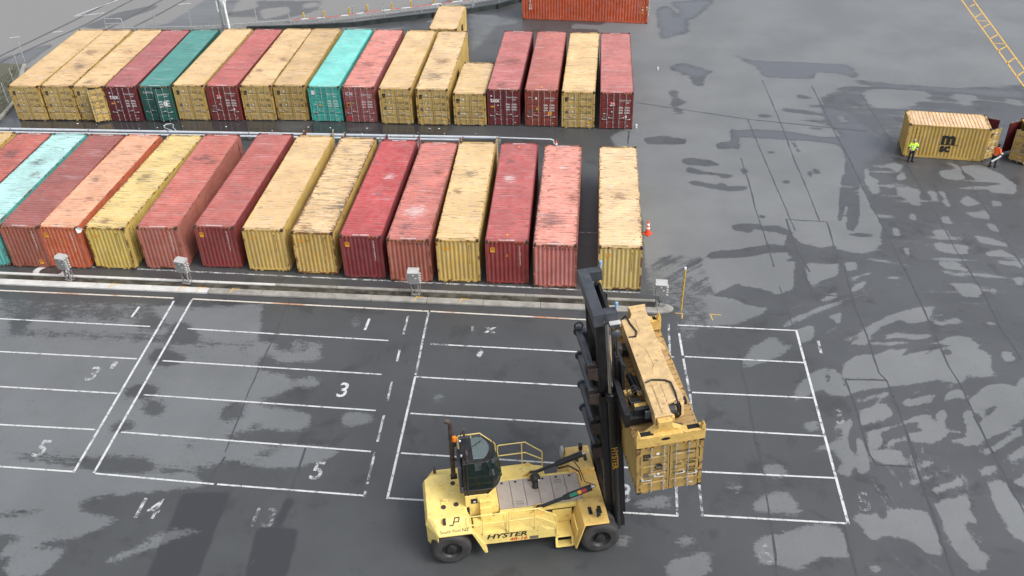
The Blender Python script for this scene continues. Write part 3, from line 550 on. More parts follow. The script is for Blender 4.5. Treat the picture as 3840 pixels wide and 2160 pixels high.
# ---------------------------------------------------------------- ground: one sheet with measured wet and dry areas
def rasterise(x0, x1, y0, y1, st):
    nx, ny = int(round((x1 - x0) / st)) + 1, int(round((y1 - y0) / st)) + 1
    gx = x0 + np.arange(nx) * st; gy = y0 + np.arange(ny) * st
    dry = np.full((ny, nx), 0.10, np.float32); pond = np.zeros((ny, nx), np.float32); mat = np.zeros((ny, nx), np.float32)
    for val, w in WET:
        px, py = np.array(w[::2]), np.array(w[1::2])
        i0, i1 = np.searchsorted(gx, (px.min(), px.max())); j0, j1 = np.searchsorted(gy, (py.min(), py.max()))
        if i1 <= i0 or j1 <= j0: continue
        X, Y = np.meshgrid(gx[i0:i1], gy[j0:j1]); ins = np.zeros(X.shape, bool); n = len(px)
        for a in range(n):
            b = (a + 1) % n
            if py[a] == py[b]: continue
            c = (py[a] > Y) != (py[b] > Y)
            ins ^= c & (X < (px[b] - px[a]) * (Y - py[a]) / (py[b] - py[a]) + px[a])
        sl = (slice(j0, j1), slice(i0, i1))
        if val == 2: mat[sl][ins] = 1
        elif val == 3: mat[sl][ins] = -1
        elif val < 0: pond[sl][ins] = -val; dry[sl][ins] = 0
        else: dry[sl][ins] = val; pond[sl][ins] = 0
    def blur(a, r):
        for _ in range(2):
            p = np.pad(a, r, mode='edge'); c = np.cumsum(p, 0); a2 = (c[2 * r:] - np.vstack([np.zeros((1, p.shape[1]), np.float32), c[:-2 * r - 1]])) / (2 * r + 1)
            c = np.cumsum(a2, 1); a = (c[:, 2 * r:] - np.hstack([np.zeros((a2.shape[0], 1), np.float32), c[:, :-2 * r - 1]])) / (2 * r + 1)
        return a
    XX, YY = np.meshgrid(gx, gy); sl_ = np.clip((XX - (3.0 + 8.0 / (1 + np.exp((YY - 43.5) / 1.0)))) / 2.0 + .5, 0, 1)
    dry = np.where((dry == np.float32(0.10)) & (sl_ > .5) & (YY < 62), np.float32(0.28), dry); dry = np.where((sl_ > .5) & (dry > .9) & (YY < 62), np.float32(0.80), dry)
    dry = np.where((dry == np.float32(0.10)) & (sl_ > .5) & (YY >= 62), np.float32(0.37), dry)
    sl_ = sl_ * np.clip((66 - YY) / 6, 0, 1); return blur(dry, 1) * sl_ + blur(dry, 4) * (1 - sl_), blur(pond, 6), blur(mat, 2), nx, ny
GX0, GX1, GY0, GY1 = -66.0, 50.0, 14.0, 108.0
dry, pond, mat, nx, ny = rasterise(GX0, GX1, GY0, GY1, 0.075)
dry, pond, mat = dry[::2, ::2], pond[::2, ::2], mat[::2, ::2]; ny, nx = dry.shape
gx = GX0 + np.arange(nx) * 0.15; gy = GY0 + np.arange(ny) * 0.15
X, Y = np.meshgrid(gx, gy); ver = np.stack([X, Y, np.zeros_like(X)], -1).reshape(-1, 3).astype(np.float32)
idx = np.arange(nx * ny).reshape(ny, nx); quads = np.stack([idx[:-1, :-1], idx[:-1, 1:], idx[1:, 1:], idx[1:, :-1]], -1).reshape(-1, 4)
# outer apron of the same sheet out to the horizon
R_ = 900.0; base = len(ver)
ring = np.array([(GX0, GY0, 0), (GX1, GY0, 0), (GX1, GY1, 0), (GX0, GY1, 0), (-R_, -R_, 0), (R_, -R_, 0), (R_, R_, 0), (-R_, R_, 0)], np.float32)
ver = np.vstack([ver, ring])
ap = [(base + 4, base + 5, base + 1, base), (base + 5, base + 6, base + 2, base + 1), (base + 6, base + 7, base + 3, base + 2), (base + 7, base + 4, base, base + 3)]
me = bpy.data.meshes.new('asphalt_ground'); allf = np.vstack([quads, np.array(ap)])
me.vertices.add(len(ver)); me.vertices.foreach_set('co', ver.ravel())
me.loops.add(allf.size); me.loops.foreach_set('vertex_index', allf.ravel().astype(np.int32))
me.polygons.add(len(allf)); me.polygons.foreach_set('loop_start', np.arange(0, allf.size, 4, dtype=np.int32))
me.update(calc_edges=True)
slab = np.clip((X - (3.0 + 8.6 / (1 + np.exp((Y - 43.5) / 1.0)))) / 3.0 + .5, 0, 1) * (X > 1)
slab = slab * slab * (3 - 2 * slab)
for nm, arr, dflt in (('slab', slab, 1.0), ('dry', dry, 0.8), ('pond', pond, 0), ('mat', mat, 0)):
    at = me.attributes.new(nm, 'FLOAT', 'POINT'); at.data.foreach_set('value', np.concatenate([arr.ravel(), np.full(8, dflt, np.float32)]).astype(np.float32))
k = NT('wet_asphalt'); v = k.co()
n1 = k.noise(v, 0.9, 8, 0.66, 0.2); n2 = k.noise(v, 7.0, 6, 0.65); n3 = k.noise(v, 45.0, 3, 0.6); n4 = k.noise(v, 0.16, 4, 0.6)
nstr = k.noise(k.map(v, (0.7, 2.6, 1), rot=(0, 0, rad(3))), 2.4, 8, 0.7)
SL = k.attr('slab').outputs['Fac']; sxy = k.n('SeparateXYZ'); k.l(v, sxy.inputs[0])
px_ = k.math('SUBTRACT', sxy.outputs[0], 20.0); py_ = k.math('SUBTRACT', sxy.outputs[1], 31.0)
pol = k.n('CombineXYZ'); k.l(k.math('MULTIPLY', k.math('ARCTAN2', py_, px_), 2.2), pol.inputs[0]); k.l(k.math('MULTIPLY', k.math('SQRT', k.math('ADD', k.math('MULTIPLY', px_, px_), k.math('MULTIPLY', py_, py_))), 1.9), pol.inputs[1])
narc = k.noise(pol.outputs[0], 1.0, 8, 0.7); nstr = k.math('ADD', k.math('MULTIPLY', k.math('ADD', k.math('MULTIPLY', k.math('SUBTRACT', narc, 0.5), 1.75), 0.5), SL), k.math('MULTIPLY', nstr, k.math('SUBTRACT', 1.0, SL)))
D = k.math('ADD', k.attr('dry').outputs['Fac'], k.math('ADD', k.math('MULTIPLY', k.math('SUBTRACT', n1, 0.5), 0.50), k.math('ADD', k.math('MULTIPLY', k.math('SUBTRACT', n2, 0.5), 0.50), k.math('MULTIPLY', k.math('SUBTRACT', nstr, 0.5), 0.75))))
D = k.math('MULTIPLY', k.ramp(D, 0.41, 0.60), k.ramp(n2, 0.28, 0.52, 0.78, 1.0))
P = k.ramp(k.math('ADD', k.attr('pond').outputs['Fac'], k.math('MULTIPLY', k.math('SUBTRACT', n1, 0.5), 0.5)), 0.15, 0.65); Mt = k.attr('mat').outputs['Fac']
sp = k.ramp(n3, 0.35, 0.7, 0.80, 1.22)
dryc = k.mix(k.ramp(n4, 0.3, 0.7), (0.119, 0.126, 0.131), (0.146, 0.154, 0.160)); dryc = k.mix(k.ramp(n1, 0.55, 0.75, 0, 0.5), dryc, (0.112, 0.113, 0.114))
wetc = k.mix(k.ramp(n4, 0.3, 0.7), (0.052, 0.055, 0.058), (0.067, 0.071, 0.074)); wetc = k.mix(k.ramp(n2, 0.5, 0.75, 0, 0.45), wetc, (0.080, 0.080, 0.080))
dryc = k.mix(SL, dryc, k.mix(k.ramp(n4, 0.3, 0.7), (0.132, 0.139, 0.144), (0.165, 0.173, 0.178))); wetc = k.mix(SL, wetc, k.mix(k.ramp(n4, 0.3, 0.7), (0.055, 0.058, 0.063), (0.074, 0.078, 0.085))); oil = k.noise(v, 0.42, 7, 0.68, 0.4); wetc = k.mix(k.ramp(oil, 0.53, 0.66, 0, 0.55), wetc, (0.030, 0.031, 0.033)); wetc = k.mix(k.ramp(k.noise(k.map(v, (1.0, 2.2, 1)), 3.4, 8, 0.72), 0.62, 0.70, 0, 0.5), wetc, (0.105, 0.107, 0.110)); c = k.mix(D, wetc, dryc); c = k.mix(k.math('MULTIPLY', P, 0.8), c, k.mix(SL, (0.034, 0.034, 0.035), (0.078, 0.082, 0.093))); c = k.mix(k.ramp(Mt, 0.3, 0.7), c, k.mix(D, (0.036, 0.038, 0.043), (0.095, 0.097, 0.104))); c = k.mix(k.ramp(k.math('MULTIPLY', Mt, -1.0), 0.2, 0.8), c, k.mix(D, (0.085, 0.085, 0.085), (0.20, 0.198, 0.192)))  # ponds on the slabs pale blue: sky reflection painted into the colour
gm = k.n('Mix', data_type='RGBA', blend_type='MULTIPLY'); gm.inputs[0].default_value = 1.0; k.l(c, gm.inputs[6])
cc = k.n('CombineColor'); [k.l(sp, cc.inputs[i]) for i in range(3)]; k.l(cc.outputs[0], gm.inputs[7])
ro = k.mix(D, k.ramp(n2, 0.3, 0.7, 0.30, 0.44), (0.60, 0.60, 0.60)); rs = k.n('SeparateColor'); k.l(ro, rs.inputs[0])
rough = k.math('ADD', k.math('MULTIPLY', rs.outputs[0], k.math('SUBTRACT', 1.0, P)), k.math('MULTIPLY', P, 0.11))
hgt = k.math('MULTIPLY', k.math('ADD', n3, k.math('MULTIPLY', n2, 0.8)), k.math('SUBTRACT', 1.0, k.math('MULTIPLY', P, 0.92)))
k.out(gm.outputs[2], rough, k.math('ADD', 0.5, k.math('MULTIPLY', P, 0.3)), 0, hgt, 0.28, 0.01); M['ground'] = k.m
me.materials.append(k.m)
ground = struct(link('asphalt_ground', me))

# tar joints between slabs
def strip(mb, pts, w, z, mi=0, jit=0.0):
    P = [Vector((p[0], p[1], z)) for p in pts]; L = []; R = []
    if jit:
        Q = []
        for a, b in zip(P[:-1], P[1:]):
            n = max(1, int((b - a).length / 0.45)); Q += [a + (b - a) * (i / n) for i in range(n)]
        P = Q + [P[-1]]
    for i, p in enumerate(P):
        d = (P[min(i + 1, len(P) - 1)] - P[max(i - 1, 0)]).normalized(); nrm = Vector((-d.y, d.x, 0))
        o = nrm * random.uniform(-jit, jit) * 0.6; h = w / 2 * (1 + random.uniform(-1, 1) * (0.4 if jit else 0))
        L.append(p + o + nrm * h); R.append(p + o - nrm * h)
    n = len(P); mb.add(L + R, [(n + i, n + i + 1, i + 1, i) for i in range(n - 1)], mi)
k = NT('wet_tar_joint'); a = k.noise(k.co(), 3.0, 6, 0.7); k.out(k.mix(a, (0.038, 0.040, 0.046), (0.066, 0.069, 0.077)), k.ramp(a, 0.3, 0.7, 0.25, 0.45), 0.5); M['tar'] = k.m
mb = MB()
for i, w in enumerate(JOINTS): strip(mb, list(zip(w[::2], w[1::2])), random.uniform(0.06, 0.13), 0.003 + 0.0002 * i, 0, 0.03)
struct(mb.build('slab_joints', M['tar'], fix=False))

# ---------------------------------------------------------------- painted bays
lm = MB(); mats = [M['line'], M['linerust'], M['lineworn'], M['lineold'], M['lineyellow'], M['lineghost']]
def ln(x0, y0, x1, y1, w=0.095, mi=0, z=0.008): strip(lm, [(x0, y0), (x1, y1)], w, z, mi)
ln(-60, 42.55, -24.05, 41.87, .115, 1); ln(-23.93, 41.60, -23.49, 28.38, .12)
for x0, y0, x1, y1 in [(-60, 40.1, -24.35, 39.19), (-60, 37.2, -23.93, 36.43), (-60, 34.5, -23.8, 33.72), (-60, 31.5, -23.75, 31.115), (-60, 29.3, -23.42, 28.38)]: ln(x0, y0, x1, y1)
ln(-22.94, 41.85, -9.15, 41.42, .115, 1); ln(-9.05, 41.42, -.2, 41.12, .115, 1); ln(-22.92, 41.76, -22.53, 28.36, .12)
for x0, y0, x1, y1 in [(-22.2, 39.12, -10.9, 38.71), (-22.5, 36.36, -10.7, 35.95), (-22.4, 33.7, -10.45, 33.27), (-22.42, 31.03, -10.1, 30.51), (-22.45, 28.34, -16.75, 28.06), (-16.6, 28.06, -9.85, 27.83)]: ln(x0, y0, x1, y1)
for y0, y1 in [(40.95, 39.3), (37.98, 37.0), (35.43, 34.0), (32.96, 31.15), (30.5, 28.5), (28.1, 27.75)]:
    ln(-10.24 + (40.95 - y0) * .032, y0, -10.24 + (40.95 - y1) * .032, y1, .115, 2)
ln(-9.15, 41.33, -8.95, 36.0, .115, 2); ln(-8.95, 35.9, -8.77, 27.70, .115, 0)
for x0, y0, x1, y1 in [(-7.6, 38.52, 4.2, 38.2), (-8.75, 35.86, 4.2, 35.52), (-8.72, 33.17, 4.2, 32.82), (-8.68, 30.5, 3.9, 30.2), (-8.75, 27.76, 3.85, 27.58)]: ln(x0, y0, x1, y1)
ln(-8.6, 38.55, -7.6, 38.52, .12, 2); ln(-8.9, 35.87, -8.6, 35.86, .12, 2); ln(4.05, 41.0, 3.82, 27.6, .115, 2)
ln(4.54, 40.92, 10.75, 40.79); ln(10.78, 40.85, 10.92, 27.6, .12); ln(4.57, 40.2, 4.66, 38.35, .115); ln(4.67, 38.1, 4.82, 35.6, .115, 2); ln(4.84, 35.4, 4.87, 27.62, .115, 2)
for x0, y0, x1, y1 in [(4.75, 38.27, 10.75, 38.13), (4.95, 35.51, 10.8, 35.46), (4.9, 32.95, 10.82, 32.83), (4.9, 30.21, 10.85, 30.21), (4.87, 27.68, 10.95, 27.64)]: ln(x0, y0, x1, y1)
ln(-37, 44.95, 2.55, 43.80, .12, 2)                       # worn line at the feet of the box row
ln(-2.2, 50.08, .1, 50.05, .10, 2)
for p, q in [((34.56, 94.06), (33.4, 73.34)), ((35.64, 94.07), (34.47, 75.0))]: ln(*p, *q, .13, 4)
for p, q in [((34.78, 92.17), (35.44, 92.88)), ((34.28, 89.12), (35.32, 90.34)), ((34.21, 88.33), (35.23, 88.22)), ((34.19, 86.49), (35.12, 87.48)), ((33.99, 83.75), (35.04, 84.85)), ((33.9, 82.76), (34.95, 82.59)), ((33.73, 80.91), (34.83, 82.0)), ((33.57, 78.09), (34.65, 79.38)), ((33.48, 75.42), (34.42, 76.47))]: ln(*p, *q, .13, 4)
for p, q in [((32.87, 85.76), (33.45, 85.69)), ((33.45, 85.69), (32.86, 85.115)), ((32.86, 85.115), (32.87, 85.76))]: ln(*p, *q, .05, 2)
for p, q in [((-56.07, 82.22), (-55.18, 82.49)), ((-52.53, 83.73), (-51.67, 84.01)), ((-52.57, 88.13), (-49.3, 95.0)), ((-52.57, 88.13), (-49.85, 89.18)), ((-43.21, 91.78), (-42.0, 92.2))]: ln(*p, *q, .16, 0)
for p, q in [((4.45, 42.0), (4.85, 41.98)), ((4.85, 41.98), (4.8, 41.5)), ((6.35, 42.0), (6.95, 41.95)), ((6.35, 42.0), (6.45, 41.45))]: ln(*p, *q, .05, 4)
def digit(t, x, y, h, mi=3, stencil=True, sx=1.0):
    lm.text(t, (x, y, .008), (1, -.025, 0), (.03, 1, 0), h / .73, mi, 'CENTER', 0.012, 1.05, 0, sx * .82)
digit('1', -25.75, 40.0, 1.0, 0); digit('3', -25.75, 34.6, 1.15, 2); lm.text("'", (-24.95, 34.75, .008), (1, 0, 0), (0, 1, 0), 1.9, 3, 'CENTER', .03); digit('5', -25.75, 29.2, 1.15, 3)
digit('1', -12.36, 39.56, 1.05, 0); digit('3', -12.42, 34.15, 1.1, 0); digit('5', -12.3, 28.65, 1.15, 3)
digit('14', -19.1, 25.95, 1.15, 3, sx=.95); digit('13', -13.9, 25.8, 1.1, 5); digit('1', 11.75, 38.95, 1.1, 3); digit('3', 11.75, 33.7, 1.1, 5); digit('5', 11.8, 28.4, 1.1, 5); digit('6', 7.25, 25.3, 1.1, 5); digit('3', 1.6, 28.2, 1.1, 3)
lm.text('x', (-5.55, 39.72, .008), (1, 0, 0), (0, 1, 0), .9, 3, 'CENTER', .05); lm.quad((-6.55, 39.75, .008), (1, .3, 0), (-.1, 1, 0), .16, .45, 3); lm.quad((-6.05, 37.75, .008), (.8, -.6, 0), (.3, 1, 0), .28, .5, 3)
struct(lm.build('bay_markings', mats, fix=False))
# turning-circle scrape marks read in the wet film are part of the ground sheet

# ---------------------------------------------------------------- kerb islands along the front row
def kerb_y(x): return 42.61 - (x + 34.98) * (0.76 / 38.4)
def slanted(name, x0, x1, d0, d1, z1, mat, label, n=1, gap=0.02, nose=False):
    mb = MB(); N = max(1, int((x1 - x0) / 3.2))
    for i in range(N):
        a = x0 + (x1 - x0) * i / N; b = x0 + (x1 - x0) * (i + 1) / N - (gap if i < N - 1 else 0)
        pts = [(a, kerb_y(a) + d0), (b, kerb_y(b) + d0), (b, kerb_y(b) + d1), (a, kerb_y(a) + d1)]
        mb.prism(pts, 'z', 0.0, z1)
    if nose:
        c = (x1 - .02, kerb_y(x1) + .45); pts = [(x1 + .01, kerb_y(x1))] + [(c[0] + .95 * math.cos(t), c[1] + .45 * math.sin(t)) for t in [rad(-80 + 20 * q) for q in range(9)]] + [(x1 + .01, kerb_y(x1) + .9)]
        mb.prism(pts, 'z', 0.0, z1 + .003)
    return struct(tag(mb.build(name, mat, bevel=0.025), label, 'kerb'))
kw = plain('whitewashed_kerb', (0.52, 0.52, 0.50), 0.7, 0, 0.10, 1.5, dirt=0.25)
slanted('front_kerb', -60, -22.25, 0, .48, .13, kw, 'whitewashed kerb edge along the left half of the reefer strip')
slanted('front_kerb', -22.23, 3.45, 0, .48, .13, M['concrete'], 'bare concrete kerb edge with rounded end beside the plug boxes', nose=True)
slanted('rear_kerb', -60, -18.5, 1.02, 1.20, .12, kw, 'narrow whitewashed kerb behind the left plug boxes')
slanted('rear_kerb', -18.48, 3.45, 1.02, 1.22, .12, M['concrete'], 'narrow grey concrete kerb behind the right plug boxes')
k = NT('mossy_channel'); a = k.noise(k.co(), 1.3, 7, 0.66); k.out(k.mix(k.ramp(a, 0.42, 0.6), (0.028, 0.027, 0.022), (0.085, 0.080, 0.060)), k.ramp(a, 0.35, 0.65, 0.35, 0.75), 0.5)
mb = MB(); mb.add([(-60, kerb_y(-60) + .47, .05), (3.46, kerb_y(3.46) + .47, .05), (3.46, kerb_y(3.46) + 1.03, .05), (-60, kerb_y(-60) + 1.03, .05)], [(0, 1, 2, 3)]); struct(mb.build('kerb_channel', k.m, fix=False))
mb = MB(); 
for x, dx in [(-28.2, .6), (-24.0, -.0), (-22.9, 0), (-20.9, .5), (-10.1, 0), (-7.5, .6)]:
    strip(mb, [(x, kerb_y(x) + .02), (x + .08, kerb_y(x) + .50)], .06, .136); strip(mb, [(x + .1, kerb_y(x) + .45), (x + .1 + .38, kerb_y(x) + .44)], .05, .136)
struct(mb.build('kerb_yellow_marks', M['lineyellow'], fix=False))
mb = MB(); c0 = (-32.6, 44.15)
mb.prism([(c0[0] + .62 * math.cos(t), c0[1] + .42 * math.sin(t)) for t in [2 * math.pi * i / 24 for i in range(24)]], 'z', 0, .03)
ring_ = tag(mb.build('manhole_cover', M['brown']), 'round rusty manhole cover in a white painted ring by the kerb', 'manhole')
mb = MB(); mb.tube([(c0[0] + .95 * math.cos(t), c0[1] + .62 * math.sin(t), .006) for t in [2 * math.pi * i / 24 for i in range(24)]], .02, 6, closed=True)
for i in range(24):
    t0, t1 = 2 * math.pi * i / 24, 2 * math.pi * (i + 1) / 24
    if i % 12 in (5, 6): continue
    mb.add([(c0[0] + a * math.cos(t), c0[1] + a * .66 * math.sin(t), .012) for a, t in ((.72, t0), (1.12, t0), (1.12, t1), (.72, t1))], [(0, 1, 2, 3)])
mb.build('painted_ring', M['line'], ring_, fix=False)
# ---------------------------------------------------------------- shipping containers (doors at y=0, width along x)
CW, L40, L20, HC, HS = 2.438, 12.192, 6.058, 2.896, 2.591
def ribbed(along, a0, a1, b0, b1, depth, pitch, place, ends=0.0, nb=1, dent=0.0, seed=0, pr=(.14, .36, .64, .86)):
    """trapezoid-corrugated sheet; profile runs along a, extruded along b; place(a,b,d)->xyz"""
    rng = random.Random(seed); mb = MB(); n = max(1, round((a1 - a0 - 2 * ends) / pitch)); p = (a1 - a0 - 2 * ends) / n
    A = [(a0, 0)]
    for i in range(n):
        s = a0 + ends + i * p; A += [(s + pr[0] * p, 0), (s + pr[1] * p, depth), (s + pr[2] * p, depth), (s + pr[3] * p, 0)]
    A.append((a1, 0)); ph = [rng.uniform(0, 6.28) for _ in range(6)]
    def dz(a, b):
        if not dent: return 0
        return dent * (math.sin(a * .8 + ph[0]) * math.sin(b * 2.1 + ph[1]) + .6 * math.sin(a * 1.9 + ph[2] + 2 * math.sin(b * 1.7 + ph[3]))) * math.sin(math.pi * (b - b0) / (b1 - b0))
    vs = [place(a, b0 + (b1 - b0) * j / nb, d + dz(a, b0 + (b1 - b0) * j / nb)) for a, d in A for j in range(nb + 1)]
    m = nb + 1
    mb.add(vs, [(i * m + j, i * m + j + 1, (i + 1) * m + j + 1, (i + 1) * m + j) for i in range(len(A) - 1) for j in range(nb)])
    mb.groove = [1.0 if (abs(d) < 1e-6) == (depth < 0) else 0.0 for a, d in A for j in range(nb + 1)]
    return mb
_CM = {}
def cmesh(key, fn, mats):
    if key not in _CM:
        src = fn(); me = src.mesh(key[0], mats)
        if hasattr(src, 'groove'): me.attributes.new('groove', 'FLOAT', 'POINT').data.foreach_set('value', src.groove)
        import bmesh
        bm = bmesh.new(); bm.from_mesh(me); bmesh.ops.recalc_face_normals(bm, faces=bm.faces); bm.to_mesh(me); bm.free()
        _CM[key] = me
    return _CM[key]
def f_frame(L, h):
    mb = MB(); W = CW
    for x0, x1 in ((0, .12), (W - .12, W)):
        mb.box(x0, x1, 0, .13, .117, h - .117); mb.box(x0 + (.03 if x0 else 0), x1 - (0 if x0 else .03), L - .10, L, .117, h - .117)
    for x0, x1 in ((.004, .06), (W - .06, W - .004)): mb.box(x0, x1, .176, L - .176, h - .085, h - .010)
    for x0, x1 in ((.006, .05), (W - .05, W - .006)): mb.box(x0, x1, .176, L - .176, .025, .17)
    mb.box(.16, W - .16, .004, .10, h - .135, h - .012); mb.box(.16, W - .16, L - .09, L - .004, h - .10, h - .012)
    mb.box(.16, W - .16, .004, .10, .075, .135); mb.box(.16, W - .16, L - .09, L - .003, .085, .18)
    for x0 in (.30, .62, W - .80, W - .48): mb.box(x0, x0 + .18, L - .085, L - .006, .02, .085)
    for x0 in (.25, W - .43): mb.box(x0, x0 + .18, .01, .09, .02, .075)
    return mb
def f_cast(): 
    mb = MB(); mb.box(-.002, .162, -.003, .178, 0, .118); mb.add([(.08 + .033 * math.cos(t), .09 + .055 * math.sin(t), .1195) for t in [2 * math.pi * i / 10 for i in range(10)]], [tuple(range(10))], 1)
    mb.add([(.08 + .045 * math.cos(t), -.0045, .059 + .035 * math.sin(t)) for t in [2 * math.pi * i / 10 for i in range(10)]], [tuple(range(9, -1, -1))], 1); return mb
def f_door(h, left):
    mb = MB(); w = 1.085; s = 1 if left else -1; z0, z1 = .145, h - .145; H = z1 - z0; n = 5 if h < 2.7 else 5
    prof = [(z0, 0)]
    for i in range(1, n):
        zc = z0 + H * i / n; prof += [(zc - .09, 0), (zc - .055, .035), (zc + .045, .035), (zc + .06, 0)]
    prof.append((z1, 0)); x0, x1 = .03, w
    vs = [(s * x, y, z) for z, y in prof for x in (x0 + .10, x1 - .06)]
    mb.add(vs, [(2 * i, 2 * i + 1, 2 * i + 3, 2 * i + 2) for i in range(len(prof) - 1)], 0)
    a, b = sorted((s * x0, s * (x0 + .10))); mb.box(a, b, -.012, .04, z0, z1, 0); a, b = sorted((s * (x1 - .06), s * x1)); mb.box(a, b, -.012, .04, z0, z1, 0)
    a, b = sorted((s * (x0 + .10), s * (x1 - .06))); mb.box(a, b, -.006, .036, z1 - .05, z1, 0); mb.box(a, b, -.006, .036, z0, z0 + .05, 0)
    a, b = sorted((s * (x0 + .005), s * (x1 - .005))); mb.box(a, b, .042, .060, z0 + .01, z1 - .01, 1)
    for zc in (.42, .95, h - 1.05, h - .42): a, b = sorted((s * -.02, s * .055)); mb.box(a, b, -.035, -.012, zc - .045, zc + .045, 0)
    return mb
def f_gasket(h, left):
    mb = MB(); s = 1 if left else -1; a, b = sorted((s * 1.088, s * 1.112)); mb.box(a, b, -.004, .04, .15, h - .15)
    a, b = sorted((s * -.008, s * .026)); mb.box(a, b, .004, .04, .15, h - .15); a, b = sorted((s * .03, s * 1.08)); mb.box(a, b, .01, .038, h - .143, h - .137); mb.box(a, b, .01, .04, .136, .143); return mb
def f_rod(h):
    mb = MB(); mb.tube([(0, -.055, .07), (0, -.055, h - .07)], .016, 6)
    for z in (.13, .5, 1.25, h - .55, h - .13): mb.box(-.034, .034, -.074, -.010, z - .03, z + .03)
    return mb
def f_handle(s):
    mb = MB(); mb.tube([(0, -.085, .92), (s * .16, -.09, .93), (s * .36, -.07, .93)], .016, 6); mb.box(min(s * .28, s * .37), max(s * .28, s * .37), -.06, -.01, .90, .97); return mb
def sticker_mb(): return MB()
PALM = None
def msc_logo(mb, o, ux, uy, s, mi):                    # a bold letter m on a bar over the letters sc
    o, ux, uy = Vector(o), Vector(ux), Vector(uy)
    mb.text('m', o + uy * .52 * s, ux, uy, 1.08 * s, mi, 'LEFT', .045, sx=1.05); mb.quad(o + ux * -.12 * s + uy * .455 * s, ux, uy, 1.2 * s, .045 * s, mi)
    mb.text('sc', o + ux * .0 * s, ux, uy, .74 * s, mi, 'LEFT', .045, sx=1.05)
def blocks(mb, o, ux, uy, rows, w, h, mi):             # small print reads as short rows of bars
    rng = random.Random(int(o[0] * 97 + rows)); o, ux, uy = Vector(o), Vector(ux), Vector(uy)
    for r in range(rows):
        x = 0
        while x < w:
            q = rng.uniform(.02, .06); mb.quad(o + ux * x - uy * r * h * 1.5, ux, uy, q, h, mi); x += q + .018
LM = None
